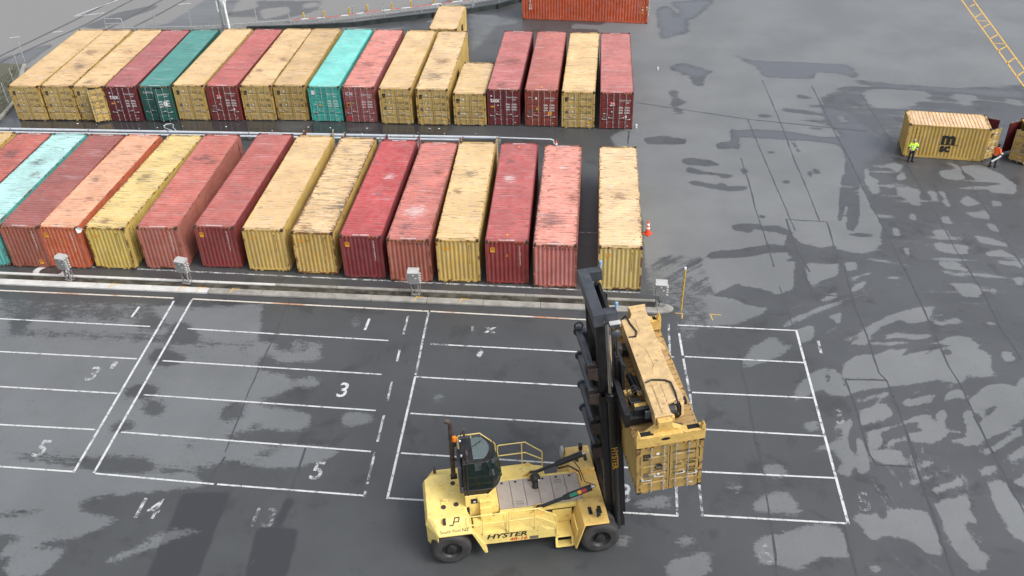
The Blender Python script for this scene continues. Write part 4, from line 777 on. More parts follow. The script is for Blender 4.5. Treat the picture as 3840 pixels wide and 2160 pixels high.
def door_marks(style, h):
    """two letter meshes, one per door, in hinge coordinates"""
    mats = [M['black'], M['white'], M['orange'], M['grey'], M['green'], M['red'], M['paper'], M['faint']]
    if ('marks', style, h) in _CM: return _CM[('marks', style, h)]
    a, b = MB(), MB(); ux, uz = (1, 0, 0), (0, 0, 1); y = -.020; rng = random.Random(str(style)); W1 = 1.085
    def X(x): return x - W1                              # right door coordinates run from its hinge leftwards
    t = h - .15
    if style.startswith('msc'):
        msc_logo(a, (.12, y, t - .60), ux, uz, .31, 0)
        a.add([(.66 + .065 * math.cos(q), y, t - .32 + .065 * math.sin(q)) for q in [2 * math.pi * i / 14 for i in range(14)]], [tuple(range(14))], 1)
        a.quad((.15, y, t - 1.55), ux, uz, .19, .21, 3); a.add([(.62, y, t - 1.38), (.76, y, t - 1.38), (.69, y, t - 1.53)], [(0, 2, 1)], 6); a.quad((.56, y, t - 1.05), ux, uz, .08, .11, 6)
        b.text('MSCU', (X(.17), y, t - .42), ux, uz, .145, 7 if style != 'msc20' else 0, bold=.01); b.text('188004 1' if style == 'msc20' else '%06d %d' % (rng.randint(100000, 990000), rng.randint(0, 9)), (X(.55), y, t - .42), ux, uz, .145, 7 if style != 'msc20' else 0, bold=.01)
        b.text('22G1' if h < 2.7 else '45G1', (X(.62), y, t - .60), ux, uz, .145, 7 if style != 'msc20' else 0, bold=.01)
        mi = 0 if style == 'msc20' else 7
        b.text('M. G. W.', (X(.12), y, t - .98), ux, uz, .13, mi, bold=.01); b.text('TARE', (X(.12), y, t - 1.12), ux, uz, .13, mi, bold=.01); blocks(b, (X(.66), y, t - .95), ux, uz, 3, .26, .06, mi)
        b.text('NET', (X(.12), y, t - 1.42), ux, uz, .13, mi, bold=.01); b.text('CU.CAP.', (X(.12), y, t - 1.56), ux, uz, .13, mi, bold=.01); blocks(b, (X(.62), y, t - 1.40), ux, uz, 3, .30, .06, mi)
        if style == 'msc20':                              # round portrait badge with a white diamond below
            a.add([(.70 + .15 * math.cos(q), y, t - 1.02 + .15 * math.sin(q)) for q in [2 * math.pi * i / 18 for i in range(18)]], [tuple(range(18))], 0)
            a.add([(.70 + .10 * math.cos(q), y - .002, t - 1.08 + .06 * math.sin(q)) for q in [2 * math.pi * i / 12 for i in range(12)]], [tuple(range(12))], 7); a.quad((.50, y - .002, t - 1.20), ux, uz, .40, .03, 0)
        if style == 'msc': b.quad((X(.66), y, .42), ux, uz, .24, .11, 2)
        if style == 'mscg': a.quad((.60, y, t - .95), ux, uz, .07, .09, 4); b.quad((X(.66), y, .42), ux, uz, .22, .10, 2)
        b.quad((X(.74), y, .23), ux, uz, .14, .05, 6)
    else:
        lead = {'tex': 'tex', 'tal': '', 'cap': 'CAPITAL', 'cai': 'CAI', 'florens': 'JINDA', 'plain': ''}[style]
        if style == 'tex': a.text(lead, (.10, y, t - .86), ux, uz, .52, 1, bold=.02); a.quad((.12, y, t - 1.28), ux, uz, .32, .11, 2); a.quad((.64, y, t - 1.14), ux, uz, .08, .09, 6); a.quad((.14, y, t - .42), ux, uz, .10, .12, 6)
        if style == 'tal': a.quad((.62, y, t - .78), ux, uz, .34, .26, 5); a.text('TAL', (.65, y - .002, t - .75), ux, uz, .19, 1, bold=.02); a.quad((.62, y, t - .83), ux, uz, .34, .03, 1); a.quad((.62, y, t - .87), ux, uz, .34, .04, 6); a.quad((.15, y, t - 1.85), ux, uz, .17, .22, 3); a.quad((.72, y, t - 1.4), ux, uz, .09, .11, 6); a.quad((.15, y, t - 1.52), ux, uz, .16, .05, 6); b.quad((X(.62), y, t - 1.85), ux, uz, .14, .19, 6)
        if style == 'cap': a.text('CAPITAL', (.16, y, t - .42), ux, uz, .21, 1, bold=.01); a.quad((.20, y, t - .95), ux, uz, .6, .025, 1); a.quad((.22, y, t - 1.4), ux, uz, .14, .2, 3); b.quad((X(.52), y, t - 1.38), ux, uz, .26, .34, 6)
        if style == 'cai': a.text('CAI', (.10, y, t - .50), ux, uz, .34, 1, bold=.02); a.quad((.12, y, t - 1.42), ux, uz, .24, .27, 2); a.quad((.15, y, t - 1.38), (1, 0, 0), uz, .17, .18, 0); a.quad((.12, y, .28), ux, uz, .22, .20, 5); a.quad((.56, y, t - 1.2), ux, uz, .09, .09, 4); b.quad((X(.30), y, t - 1.42), ux, uz, .16, .14, 5)
        if style == 'florens': a.text('JINDA', (.10, y, t - .44), ux, uz, .11, 1, bold=.01); a.add([(.72 + .075 * math.cos(q), y, t - .48 + .10 * math.sin(q)) for q in [2 * math.pi * i / 14 for i in range(14)]], [tuple(range(14))], 1); a.add([(.68, y, t - 1.4), (.92, y, t - 1.4), (.80, y, t - 1.12)], [(0, 1, 2)], 2); a.quad((.72, y - .002, t - 1.42), ux, uz, .12, .09, 4); a.quad((.15, y, t - 1.72), ux, uz, .18, .24, 3); b.quad((X(.48), y, t - 1.82), ux, uz, .27, .32, 2)
        if style == 'plain': a.quad((.12, y, t - .52), ux, uz, .30, .34, 6); a.add([(.58, y, t - 1.42), (.78, y, t - 1.42), (.68, y, t - 1.22)], [(0, 1, 2)], 2); a.quad((.20, y, t - 1.32), ux, uz, .22, .06, 6); a.quad((.62, y, t - .98), ux, uz, .08, .08, 4); a.quad((.66, y, t - 1.14), ux, uz, .09, .08, 6); a.quad((.14, y, .62), ux, uz, .17, .2, 3)
        num = {'tex': 'TGHU', 'tal': 'TCLU', 'cap': 'CLHU', 'cai': 'CXDU', 'florens': 'TCNU', 'plain': 'SEGU'}[style]
        b.text(num, (X(.17), y, t - .50), ux, uz, .135, 1, bold=.012); b.text({'tal': '592413 0', 'tex': '591559 0', 'florens': '714297 8'}.get(style, '%06d %d' % (rng.randint(100000, 990000), 4)), (X(.52), y, t - .50), ux, uz, .135, 1, bold=.012); b.text('45G1', (X(.62), y, t - .68), ux, uz, .135, 1, bold=.012)
        for i, r in enumerate((1.0, 1.22, 1.42)): blocks(b, (X(.15), y, t - r), ux, uz, 2, .26, .045, 1); blocks(b, (X(.58), y, t - r), ux, uz, 2, .34, .045, 1)
        b.quad((X(.76), y, .24), ux, uz, .12, .05, 6)
    out = (a.mesh('door_lettering', mats), b.mesh('door_lettering', mats)); _CM[('marks', style, h)] = out
    return out
def stack_text(mb, s, x, y, z, size, step, mi, ux, uy=(0, 0, 1)):
    for i, ch in enumerate(s): mb.text(ch, (x, y, z - i * step), ux, uy, size, mi, 'CENTER', .015)
def end_marks(style, num, L, h):
    key = ('endmarks', style, num, L, h)
    if key in _CM: return _CM[key]
    mb = MB(); mats = [M['black'], M['white'], M['orange'], M['faint'], M['grey']]; y = L + .006; ux = (-1, 0, 0); uz = (0, 0, 1); W = CW
    if style in ('tan', 'tanplain'):
        stack_text(mb, num, .56, y, h - .42, .13, .125, 0, ux); mb.text('SUPER HEAVY', (W - .38, y, h - .50), ux, uz, .065, 2, bold=.02); mb.quad((W - .38, y, h - .60), ux, uz, .36, .06, 2); mb.quad((W - .45, y, h - .64), ux, uz, .14, .04, 2)
    elif style == 'across':
        mb.text(num, (W - .62, y, h - .32), ux, uz, .185, 1, bold=.012, spacing=1.8)
    else:
        stack_text(mb, num, .48, y, h - .36, .13, .125, 1, ux)
        if style in ('sq_low', 'tri_sq'): mb.quad((.66, y, .30), ux, uz, .26, .30, 2); blocks(mb, (.62, y + .002, .54), ux, uz, 4, .18, .028, 0)
        if style in ('sq_top', 'sqtri'): mb.quad((W - .28, y, h - .72), ux, uz, .27, .32, 2); blocks(mb, (W - .31, y + .002, h - .46), ux, uz, 4, .20, .03, 0)
        if style in ('tri_sq',): mb.add([(W - .40, y, h - .50), (W - .58, y, h - .50), (W - .49, y, h - .32)], [(0, 1, 2)], 2); mb.quad((W - .455, y + .002, h - .48), ux, uz, .07, .09, 0)
        if style in ('sqtri', 'tri'): mb.add([(W - 1.12, y, h - .98), (W - 1.30, y, h - .98), (W - 1.21, y, h - .80)], [(0, 1, 2)], 2); mb.quad((W - 1.18, y + .002, h - .96), ux, uz, .06, .08, 0)
    _CM[key] = mb.mesh('end_lettering', mats); return _CM[key]
def roof_marks(style, num, L, h):
    key = ('roofmarks', style, num, L, h)
    if key in _CM: return _CM[key]
    mb = MB(); mats = [M['black'], M['white'], M['orange'], M['faint']]; z = h - .006; mi = 3 if style == 'tan' else 1
    mb.text(num, (CW / 2, .12, z), (1, 0, 0), (0, 1, 0), .15, mi, 'CENTER', .02); mb.text(num, (CW / 2, L - .12, z), (-1, 0, 0), (0, -1, 0), .15, mi, 'CENTER', .02)
    for x0 in (.20, CW - .70):                              # hazard ticks on both headers
        for i in range(5):
            x = x0 + i * .11
            for yy, dy in ((.002, -.006), (L - .002, .006)): mb.add([(x, yy + dy, h - .085), (x + .05, yy + dy, h - .085), (x + .09, yy + dy, h - .02), (x + .04, yy + dy, h - .02)], [(0, 1, 2, 3)], 2 if i % 2 == 0 else 0)
    if style == 'tri':
        for yy in (.55, L - .8): mb.add([(CW / 2 - .1, yy, z + .004), (CW / 2 + .1, yy, z + .004), (CW / 2, yy + .2, z + .004)], [(0, 1, 2)], 2)
    _CM[key] = mb.mesh('roof_lettering', mats); return _CM[key]
def flank_marks(kind, L, h):
    mb = MB(); mats = [M['black'], M['white'], M['orange'], M['paper'], M['green']]; uz = (0, 0, 1)
    for x, ux in ((CW + .006, (0, 1, 0)), (-.006, (0, -1, 0))):
        sgn = ux[1]
        def P(d, z): return (x, d if sgn > 0 else L - d, z)
        if kind.startswith('msc'):
            s = 1.15 if L > 7 else 1.2; c = L * .54 if L < 7 else L * .46
            if kind != 'msctext': msc_logo(mb, P(c - s * .55, h * .53 - .64 * s), ux, uz, s, 0)
            stack_text(mb, 'MEDITERRANEAN', x, P(.62, 0)[1], h - .42, .15, .155, 0, ux); stack_text(mb, 'SHIPPING CO', x, P(.95, 0)[1], h - .50, .15, .165, 0, ux)
            stack_text(mb, 'MSCU 1880041', x, P(L - 1.15, 0)[1], h - .35, .085, .10, 0, ux); stack_text(mb, '22G1', x, P(L - .85, 0)[1], h - .35, .085, .10, 0, ux)
        elif kind == 'textainer':
            stack_text(mb, 'TEXTAINER', x, P(L - .62, 0)[1], h - .45, .27, .20, 1, ux); stack_text(mb, 'TGHU 591559', x, P(.5, 0)[1], h - .35, .10, .11, 1, ux)
        elif kind == 'triton':
            stack_text(mb, 'TRITON', x, P(.82, 0)[1], h - .45, .36, .30, 1, ux); stack_text(mb, 'TCNU 4501827 45G1', x, P(L - .78, 0)[1], h - .3, .09, .105, 1, ux); stack_text(mb, '40 ft HC', x, P(L - .52, 0)[1], h - .3, .09, .1, 1, ux)
            mb.add([P(L - .62, .95), P(L - .42, .95), P(L - .52, 1.13)], [(0, 1, 2)], 2); mb.quad(P(L - .57, 1.24), ux, uz, .11, .13, 3); mb.quad(P(L - .56, 1.48), ux, uz, .09, .16, 2); mb.quad(P(L - .17, 1.50), ux, uz, .12, .14, 3); mb.quad(P(L - .17, 1.30), ux, uz, .12, .13, 4)
        elif kind == 'code': stack_text(mb, 'CLHU 450', x, P(L - .5, 0)[1], h - .3, .11, .12, 1, ux); stack_text(mb, '45G1', x, P(.5, 0)[1], h - .3, .11, .12, 1, ux)
    return mb.mesh('flank_lettering', mats)
def container(label, paint, roofc, L=L40, h=HC, rust=.25, loc=(0, 0), a=0.0, flip=False, marks='msc', num='MSCU 188004', endm='tan', roofm='tan', flank=None, open_l=0.0, open_r=0.0, group=None, doors=True, matrix=None, scale=None, lining=None, stains=()):
    r = thing('shipping_container', label, 'container', group=group)
    if matrix is not None: r.matrix_world = matrix
    else:
        x, y = loc
        if flip: x, y = x + CW * math.cos(a) - L * math.sin(a), y + CW * math.sin(a) + L * math.cos(a); a += math.pi
        r.location = (x, y, 0.004); r.rotation_euler = (0, 0, a)
        if scale: r.scale = scale
    paint = tuple(min(.62, x * 1.08 + .004) for x in paint); r_, g_, b_ = roofc; roofc = (r_ * .90, g_ * .80, b_ * .76) if r_ > 2 * g_ else (r_, g_ * .95, b_ * .90) if r_ > g_ else roofc
    P4 = (*paint, 1); R4 = (*roofc, 1); rng = random.Random(label)
    def part(name, me, col=None, parent=None, rs=None):
        o = link(name, me, parent or r); o.color = col or P4; o['rust'] = rust if rs is None else rs; return o
    W = CW
    part('frame', cmesh(('frame', L, h), lambda: f_frame(L, h), M['frame']), rs=min(1, rust + .2))
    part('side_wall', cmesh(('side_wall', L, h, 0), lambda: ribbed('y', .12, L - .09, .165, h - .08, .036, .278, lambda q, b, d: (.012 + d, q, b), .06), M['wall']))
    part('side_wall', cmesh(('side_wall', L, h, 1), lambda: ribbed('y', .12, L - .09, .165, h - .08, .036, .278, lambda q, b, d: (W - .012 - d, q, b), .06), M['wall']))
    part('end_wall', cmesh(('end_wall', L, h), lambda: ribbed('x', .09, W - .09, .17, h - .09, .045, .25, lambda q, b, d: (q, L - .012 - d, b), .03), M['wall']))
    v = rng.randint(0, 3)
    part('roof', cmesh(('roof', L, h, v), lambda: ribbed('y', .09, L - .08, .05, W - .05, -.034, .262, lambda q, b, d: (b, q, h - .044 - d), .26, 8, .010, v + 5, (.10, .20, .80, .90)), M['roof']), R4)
    ro_ = r.children[-1] if False else [o for o in r.children if o.name.startswith('roof')][0]
    for nm, st in stains:
        ro_[nm] = [float(st[0]), float(st[1]), float(st[2])]
    part('floor', cmesh(('floor', L), lambda: (lambda m: (m.box(.05, W - .05, .11, L - .05, .10, .14), m)[1])(MB()), M['wood']))
    cm = cmesh(('corner_casting',), f_cast, [M['casting'], M['hole']])
    for sx in (0, 1):
        for sy in (0, 1):
            for sz in (0, 1):
                o = part('corner_casting', cm); o.location = (W if sx else 0, L if sy else 0, (h - .118) if sz else 0)
                o.scale = (-1 if sx else 1, -1 if sy else 1, 1)
    dm = [M['wall'], lining or M['lining']]; mk = door_marks(marks, h)
    for left in (True, False):
        d = part('door', cmesh(('door', h, left, dm[1].name), lambda: f_door(h, left), dm)); d.location = (.119 if left else W - .119, .03, 0)
        d.rotation_euler = (0, 0, -rad(open_l) if left else rad(open_r)); s = 1 if left else -1
        part('gasket', cmesh(('gasket', h, left), lambda: f_gasket(h, left), M['hole']), parent=d)
        for x in (.42, .88):
            o = part('locking_rod', cmesh(('locking_rod', h), lambda: f_rod(h), M['galv']), parent=d); o.location = (s * x, 0, 0)
            o = part('handle', cmesh(('handle', -s), lambda: f_handle(-s), M['galv']), parent=d); o.location = (s * (x), 0, -.12 if x < .5 else 0)
        part('lettering', mk[0 if left else 1], parent=d)
    part('lettering', end_marks(endm, num.replace(' ', ''), L, h)); part('lettering', roof_marks(roofm, num, L, h))
    if flank:
        key = ('flank', flank, L, h)
        if key not in _CM: _CM[key] = flank_marks(flank, L, h)
        part('lettering', _CM[key])
    return r
TAN, TANR = (0.46, 0.30, 0.085), (0.60, 0.43, 0.235)
FR = 'containers in the front row'; BR = 'containers in the back row'
front = [  # label, x, y, angle, wall colour, roof colour, rust, end marks, number, options
 ('pale tan container beyond the red one, only its far roof corner in view', -43.15, 44.6, 0, TAN, (.56, .41, .20), .3, 'tan', 'MSCU 830114', {}),
 ('red container with faded red roof between a tan one and the pale turquoise one', -40.35, 44.5, 0, (.22, .045, .035), (.47, .15, .125), .4, 'sq_low', 'TGHU 591120', {'stains': [('stain_a', (1.5, 3.2, .9))]}),
 ('weathered pale turquoise container beside the dull brown-red one', -37.80, 44.52, .003, (.085, .33, .30), (.38, .60, .575), .45, 'plain', 'CLHU 4501187', {'stains': [('stain_a', (1.5, 4.2, .7)), ('stain_b', (.8, 6.0, .5))]}),
 ('dull brown-red container touching the orange one', -35.118, 44.498, 0, (.25, .078, .052), (.33, .125, .115), .3, 'tri_sq', 'TCNU 7324011', {}),
 ('bright orange container with a faded orange roof', -32.744, 44.570, -.02, (.40, .10, .045), (.64, .36, .235), .25, 'sqtri', 'TRLU 8002351', {'stains': [('stain_a', (1.7, 6.3, .55)), ('stain_b', (.9, 9.0, .5))], 'flank': 'code'}),
 ('pale yellow container with a white rag caught on its corner beside the orange one', -29.902, 44.636, -.03, (.46, .335, .085), (.64, .50, .22), .55, 'tan', 'MSCU 970255', {'stains': [('stain_a', (1.4, 6.0, .9)), ('stain_b', (1.5, 11.4, .5))], 'flank': 'msctext'}),
 ('salmon-red container with large white letters stacked down its flank', -26.784, 44.746, .019, (.31, .105, .078), (.53, .185, .155), .3, 'sq_low', 'TGHU 5915590', {'stains': [('stain_a', (1.5, 3.4, .8)), ('stain_b', (.6, 3.9, .6))], 'flank': 'textainer'}),
 ('dark red container with a yellow square sticker between the salmon-red and a clean tan one', -23.440, 45.045, -.01, (.185, .034, .032), (.46, .155, .14), .2, 'sq_top', 'GLDU 0771462', {'flank': 'code'}),
 ('clean tan container beside the dark red one with the yellow sticker', -20.470, 44.854, .001, (.45, .31, .095), (.62, .45, .25), .15, 'tan', 'MSCU 421986', {'open_r': 88, 'open_l': 80, 'flank': 'msc'}),
 ('tan container with heavy rust streaks down one roof edge and its corner posts', -17.485, 44.670, -.003, (.45, .30, .085), (.635, .47, .27), .95, 'tan', 'MSCU 843177', {'stains': [('stain_a', (.25, 9.2, 1.1)), ('stain_b', (1.8, 11.6, .7))], 'open_r': 96, 'flank': 'msc'}),
 ('crimson container with a rose-red roof next to the rust-streaked tan one', -14.595, 44.424, 0, (.185, .030, .034), (.48, .100, .105), .2, 'sq_top', 'GLDU 7388826', {'stains': [('stain_c', (.9, 5.2, .5)), ('stain_a', (1.2, 7.4, .3))], 'open_r': 90, 'open_l': 95}),
 ('salmon container with a white number printed across its end and a grey roof smudge', -11.816, 44.190, -.001, (.32, .105, .075), (.58, .225, .195), .55, 'across', 'TRLU 9563215', {'stains': [('stain_a', (1.5, 10.9, .9)), ('stain_c', (1.3, 9.0, .8)), ('stain_b', (.7, 4.3, .5))], 'open_l': 100}),
 ('tan container between the salmon and the crimson ones with long roof scratches', -9.012, 44.260, .021, (.46, .315, .095), (.635, .465, .25), .4, 'tan', 'MSCU 872408', {'stains': [('stain_a', (1.3, 4.3, .75)), ('stain_b', (1.9, 6.6, .45))], 'open_r': 93, 'open_l': 97}),
 ('crimson container with small yellow triangles on its roof and dark red end', -6.201, 44.247, .021, (.20, .030, .028), (.46, .135, .135), .25, 'sqtri', 'TCLU 8722487', {'stains': [('stain_c', (1.6, 4.9, .5)), ('stain_a', (1.7, 2.6, .4))], 'roofm': 'tri'}),
 ('faded pink container with dark rust blotches at the gap in the row', -3.475, 44.029, .005, (.42, .145, .125), (.72, .34, .28), .85, 'across', 'CAXU4828102', {'stains': [('stain_a', (1.5, 9.6, 1.0)), ('stain_b', (.4, 7.0, .55)), ('stain_c', (1.2, 3.0, .3))]}),
 ('cream-roofed tan container standing alone past the gap beside the traffic cone', .159, 43.982, .01, (.47, .35, .125), (.68, .51, .31), .6, 'tanplain', 'MSCU 708884', {'stains': [('stain_b', (1.3, 6.6, .75)), ('stain_c', (1.75, 5.4, .2))]}),
]
for lab, x, y, a, pc, rc, ru, em, num, kw_ in front:
    t = em.startswith('tan'); o = dict(roofm='tan' if t else 'red', marks='msc' if t else 'plain'); o.update(kw_)
    container(lab, pc, rc, loc=(x, y), a=a, flip=True, rust=ru, endm=em, num=num, group=FR, **o)
DT = (0.43, 0.295, 0.092)
back_row = [
 ('tan container with shut doors standing nearest the fence and grass verge', -45.562, 64.542, .007, DT, (.60, .43, .235), .2, 'msc', 'MSCU 221964', {}),
 ('tan container with shut doors and roof stains, second along from the fence', -42.944, 64.594, .022, DT, (.60, .43, .235), .45, 'msc', 'MSCU 614098', {'stains': [('stain_a', (1.4, 4.0, .9)), ('stain_b', (1.0, 7.0, .8))]}),
 ('tan container with one door hanging ajar', -40.403, 64.639, .005, DT, (.62, .445, .245), .4, 'msc', 'MSCU 350981', {'stains': [('stain_a', (.9, .9, .6)), ('stain_b', (1.6, 7.0, .8))], 'open_r': 27, 'lining': M['wall']}),
 ('dark red container with white letters between the ajar tan one and the green one', -37.848, 64.640, .011, (.115, .019, .024), (.40, .145, .15), .2, 'tex', 'TGHU 801288', {}),
 ('dark green container with one door ajar', -35.198, 64.772, .02, (.014, .085, .070), (.075, .25, .22), .2, 'cap', 'CLHU 890078', {'open_r': 17, 'flank': 'code'}),
 ('tan container between the dark green and the brick-red ones', -32.616, 65.063, -.006, DT, (.62, .45, .25), .2, 'msc', 'MSCU 750318', {}),
 ('brick-red container with a small red and white logo among the tan ones', -29.991, 65.035, -.011, (.165, .030, .027), (.48, .16, .15), .15, 'tal', 'TCLU 580097', {}),
 ('tan container just past the brick-red one with scuffed roof edge', -27.336, 65.155, -.005, DT, (.62, .445, .245), .45, 'msc', 'MSCU 434771', {'stains': [('stain_a', (.6, 3.0, .4)), ('stain_b', (1.9, 5.2, .6))]}),
 ('dull tan container with darker roof beside the bright turquoise one', -24.767, 65.242, .002, (.35, .235, .070), (.52, .375, .20), .3, 'mscg', 'MSCU 990316', {}),
 ('bright turquoise container with a white paper on its door', -22.056, 65.142, -.006, (.045, .31, .26), (.18, .54, .49), .1, 'plain', 'SEGU 600475', {'roofm': 'red'}),
 ('faded pink container with dented roof next to the bright turquoise one', -19.383, 65.090, -.005, (.24, .070, .070), (.66, .29, .25), .6, 'cai', 'CXDU 164475', {'stains': [('stain_b', (1.0, 4.6, 1.1)), ('stain_a', (1.8, 1.1, .45))], 'flank': 'code'}),
 ('tan container with a hanging seal cord between the pink one and a scratched tan one', -16.560, 64.935, -.005, DT, (.62, .45, .25), .2, 'mscg', 'MSCU 670301', {}),
 ('tan container with dark roof scratches and a large black flank logo', -13.743, 64.830, .005, DT, (.635, .47, .27), .5, 'mscg', 'MSCU 815150', {'stains': [('stain_a', (1.2, 2.6, 1.0)), ('stain_b', (1.3, 5.5, .9))], 'flank': 'msc'}),
 ('short tan container half the length of its neighbours', -10.946, 64.862, -.012, DT, (.62, .46, .25), .35, 'msc', 'MSCU 781241', {'L': L20, 'h': HS}),
 ('dark red container with white letters beside the short tan one', -8.393, 64.996, -.014, (.125, .020, .024), (.49, .185, .18), .4, 'tex', 'TGHU 591378', {'stains': [('stain_a', (.9, .9, .6)), ('stain_b', (1.3, 5.5, 1.2))]}),
 ('brick-red container with an orange square sticker low on its door', -5.567, 64.928, -.013, (.20, .040, .025), (.47, .175, .155), .15, 'florens', 'TCNU 716297', {'roofm': 'tri'}),
 ('tan container between two red ones at the open end of the row', -2.823, 64.724, -.014, DT, (.65, .47, .25), .35, 'mscg', 'MSCU 719934', {}),
 ('dark red container with a square red logo at the open end of the back row', -.008, 64.643, .01, (.145, .024, .021), (.48, .19, .18), .12, 'tal', 'TCLU 592413', {}),
]
for lab, x, y, a, pc, rc, ru, mk, num, kw_ in back_row:
    t = mk.startswith('msc'); o = dict(roofm='tan' if t else 'red', endm='tan' if t else 'sq_low'); o.update(kw_)
    container(lab, pc, rc, loc=(x, y), a=a, rust=ru, marks=mk, num=num, group=BR, **o)
container('short tan container parked alone behind the back row', (.45, .31, .10), (.62, .45, .26), L=L20, h=HS, loc=(-14.904, 78.235), a=-.002, flip=True, flank='msc')
container('orange-red container lying crosswise behind the back row with a purple scuff', (.40, .075, .030), (.5, .12, .06), loc=(4.15, 86.94), a=rad(84.5), marks='florens', endm='plain', roofm='red', flank='triton', rust=.05, scale=(.97, .972, 1))
container('tan container standing apart with both doors open and a large black logo', (.43, .285, .075), (.66, .46, .27), L=L20, h=HS, loc=(26.33, 60.47), a=rad(83.3), flank='msc', open_l=58, open_r=73, scale=(.93, .868, .95), rust=.12)
container('tan container cut off by the frame edge with its maroon door interior showing', (.43, .285, .075), (.60, .43, .24), L=L20, h=HS, loc=(28.80, 62.30), a=rad(-90), open_l=65, open_r=51, scale=(.93, .9, .95), rust=.15)
# purple scuff on the crosswise container: worn primer on its lower wall
def rot3(a, b, g):
    return (Matrix.Rotation(a, 3, 'Z') @ Matrix.Rotation(b, 3, 'X') @ Matrix.Rotation(g, 3, 'Y'))
HANG = Matrix.Translation((1.777, 24.216, 4.85)) @ rot3(.233, .062, -.065).to_4x4()
container('tan container hanging from the yellow spreader of the handler', (.345, .225, .066), (.37, .25, .10), L=L20, h=HS, matrix=HANG, marks='msc20', rust=.30, lining=M['wall'])
# ---------------------------------------------------------------- loaded container handler (x forward, y left, origin under the front axle)
TR = thing('container_handler', 'yellow container handler with a tall black mast and dark glazed cab', 'container handler', (0.203, 27.59, 0.004), .225)
Y_, D_, K_ = M['steelyellow'], M['dullyellow'], M['blacksteel']
def wheel(x, yc, outer):
    mb = MB(); R, w = .81, .25
    prof = [(.42, -w), (.60, -w - .02), (.72, -w - .01), (.775, -w + .04), (R, -w + .10), (R, 0), (R, w - .10), (.775, w - .04), (.72, w + .01), (.60, w + .02), (.42, w)]
    mb.lathe(prof, (x, yc, R), (0, 1, 0), 48)
    for i in range(30):                                     # tread lugs on the shoulders
        t = 2 * math.pi * i / 30
        for sy in (-1, 1):
            c = Vector((x + .806 * math.sin(t), yc + sy * .16, R + .806 * math.cos(t))); d = Vector((math.sin(t + .07), 0, math.cos(t + .07)))
            mb.bar(c, (x + .806 * math.sin(t + .09), yc + sy * .03, R + .806 * math.cos(t + .09)), .05, .018, d)
    t = mb.build('tyre', M['rubber'], None, smooth=True)
    s = -1 if yc < 0 else 1
    mb = MB(); mb.lathe([(.44, s * (w + .005)), (.41, s * (w - .03)), (.37, s * (w - .10)), (.22, s * (w - (.10 if outer == 'steer' else .16))), (.20, s * (w - .02)), (.13, s * (w + .01)), (0.001, s * (w + .01))], (x, yc, R), (0, 1, 0), 32)
    for i in range(10):
        a = 2 * math.pi * i / 10; mb.tube([(x + .29 * math.cos(a), yc + s * (w - .13), R + .29 * math.sin(a)), (x + .29 * math.cos(a), yc + s * (w - .08), R + .29 * math.sin(a))], .022, 6)
    wh = mb.build('wheel', M['hub'], TR, smooth=True); t.parent = wh; return wh
for s in (-1, 1):
    wheel(-6.16, s * 1.55, 'steer'); wheel(-.13, s * 1.93, 'drive'); wheel(-.13, s * 1.33, 'drive')
# chassis
mb = MB()
mb.box(-6.6, .25, -.86, .86, .62, 1.46); mb.box(-6.3, -6.0, -1.28, 1.28, .62, 1.0); mb.box(-.35, .12, -1.0, 1.0, .55, 1.1)
mb.build('chassis', plain('dark_chassis', (.03, .03, .03), .6), TR, .02)
for s in (-1, 1):
    mb = MB(); mb.prism([(-5.22, 1.50), (-4.82, .88), (-1.86, .84), (-1.86, 1.30), (-2.62, 1.50)], 'y', s * .86, s * 1.77)
    mb.build('side_tank', Y_, TR, .025)
for s in (-1, 1):
    mb = MB(); mb.prism([(-5.30, 1.66), (-5.20, 1.66), (-4.80, .92), (-4.70, .42), (-4.82, .40), (-5.02, .95)], 'y', s * 1.50, s * 1.80)
    mb.build('mudguard', Y_, TR, .012)
# counterweight with bevelled shoulders
mb = MB()
T = [(-7.0, -1.0), (-6.78, -1.2), (-5.40, -1.2), (-5.40, 1.2), (-6.78, 1.2), (-7.0, 1.0)]; Md = [(-7.10, -1.12), (-6.62, -1.82), (-5.26, -1.82), (-5.26, 1.82), (-6.62, 1.82), (-7.10, 1.12)]
vs = [(x, y, 2.07) for x, y in T] + [(x, y, 1.74) for x, y in Md] + [(x, y, 1.66) for x, y in Md]
fs = [tuple(range(6))] + [(r * 6 + i, r * 6 + (i + 1) % 6, r * 6 + 6 + (i + 1) % 6, r * 6 + 6 + i) for r in range(2) for i in range(6)] + [tuple(range(17, 11, -1))]
mb.add(vs, fs)
mb.build('counterweight', Y_, TR, .035)
mb = MB(); mb.prism([(-7.08, -1.1), (-6.98, -1.26), (-6.3, -1.26), (-6.3, 1.26), (-6.98, 1.26), (-7.08, 1.1)], 'z', .72, 1.655)
for s in (-1, 1): mb.prism([(-7.06, s * 1.12), (-6.98, s * 1.06), (-6.62, s * 1.70), (-6.66, s * 1.80)], 'z', .98, 1.655)
mb.build('rear_bumper', Y_, TR, .03)
for x, y in ((-6.34, .53), (-6.26, -.33)):
    mb = MB(); mb.box(x - .16, x + .16, y - .15, y + .15, 2.072, 2.105); mb.tube([(x - .07, y, 2.10), (x - .05, y, 2.2), (x + .05, y, 2.2), (x + .07, y, 2.10)], .035, 8); mb.build('lifting_lug', Y_, TR, .008)
for x, y in ((-5.84, .62), (-5.80, -.55), (-6.32, -.62)):
    mb = MB(); mb.lathe([(.10, 0), (.10, .05), (.075, .05), (.07, .02), (.001, .015)], (x, y, 2.06), (0, 0, 1), 16); mb.build('filler_cap', M['brown'], TR, smooth=True)
for x, y in ((-6.55, 1.50), (-6.35, -1.36)):
    mb = MB(); mb.box(x - .05, x + .07, y - .10, y + .10, 1.95, 2.16); mb.box(x - .06, x - .045, y - .085, y + .085, 1.97, 2.14, 1); mb.build('rear_light', [M['brown'], M['conered']], TR, .01)
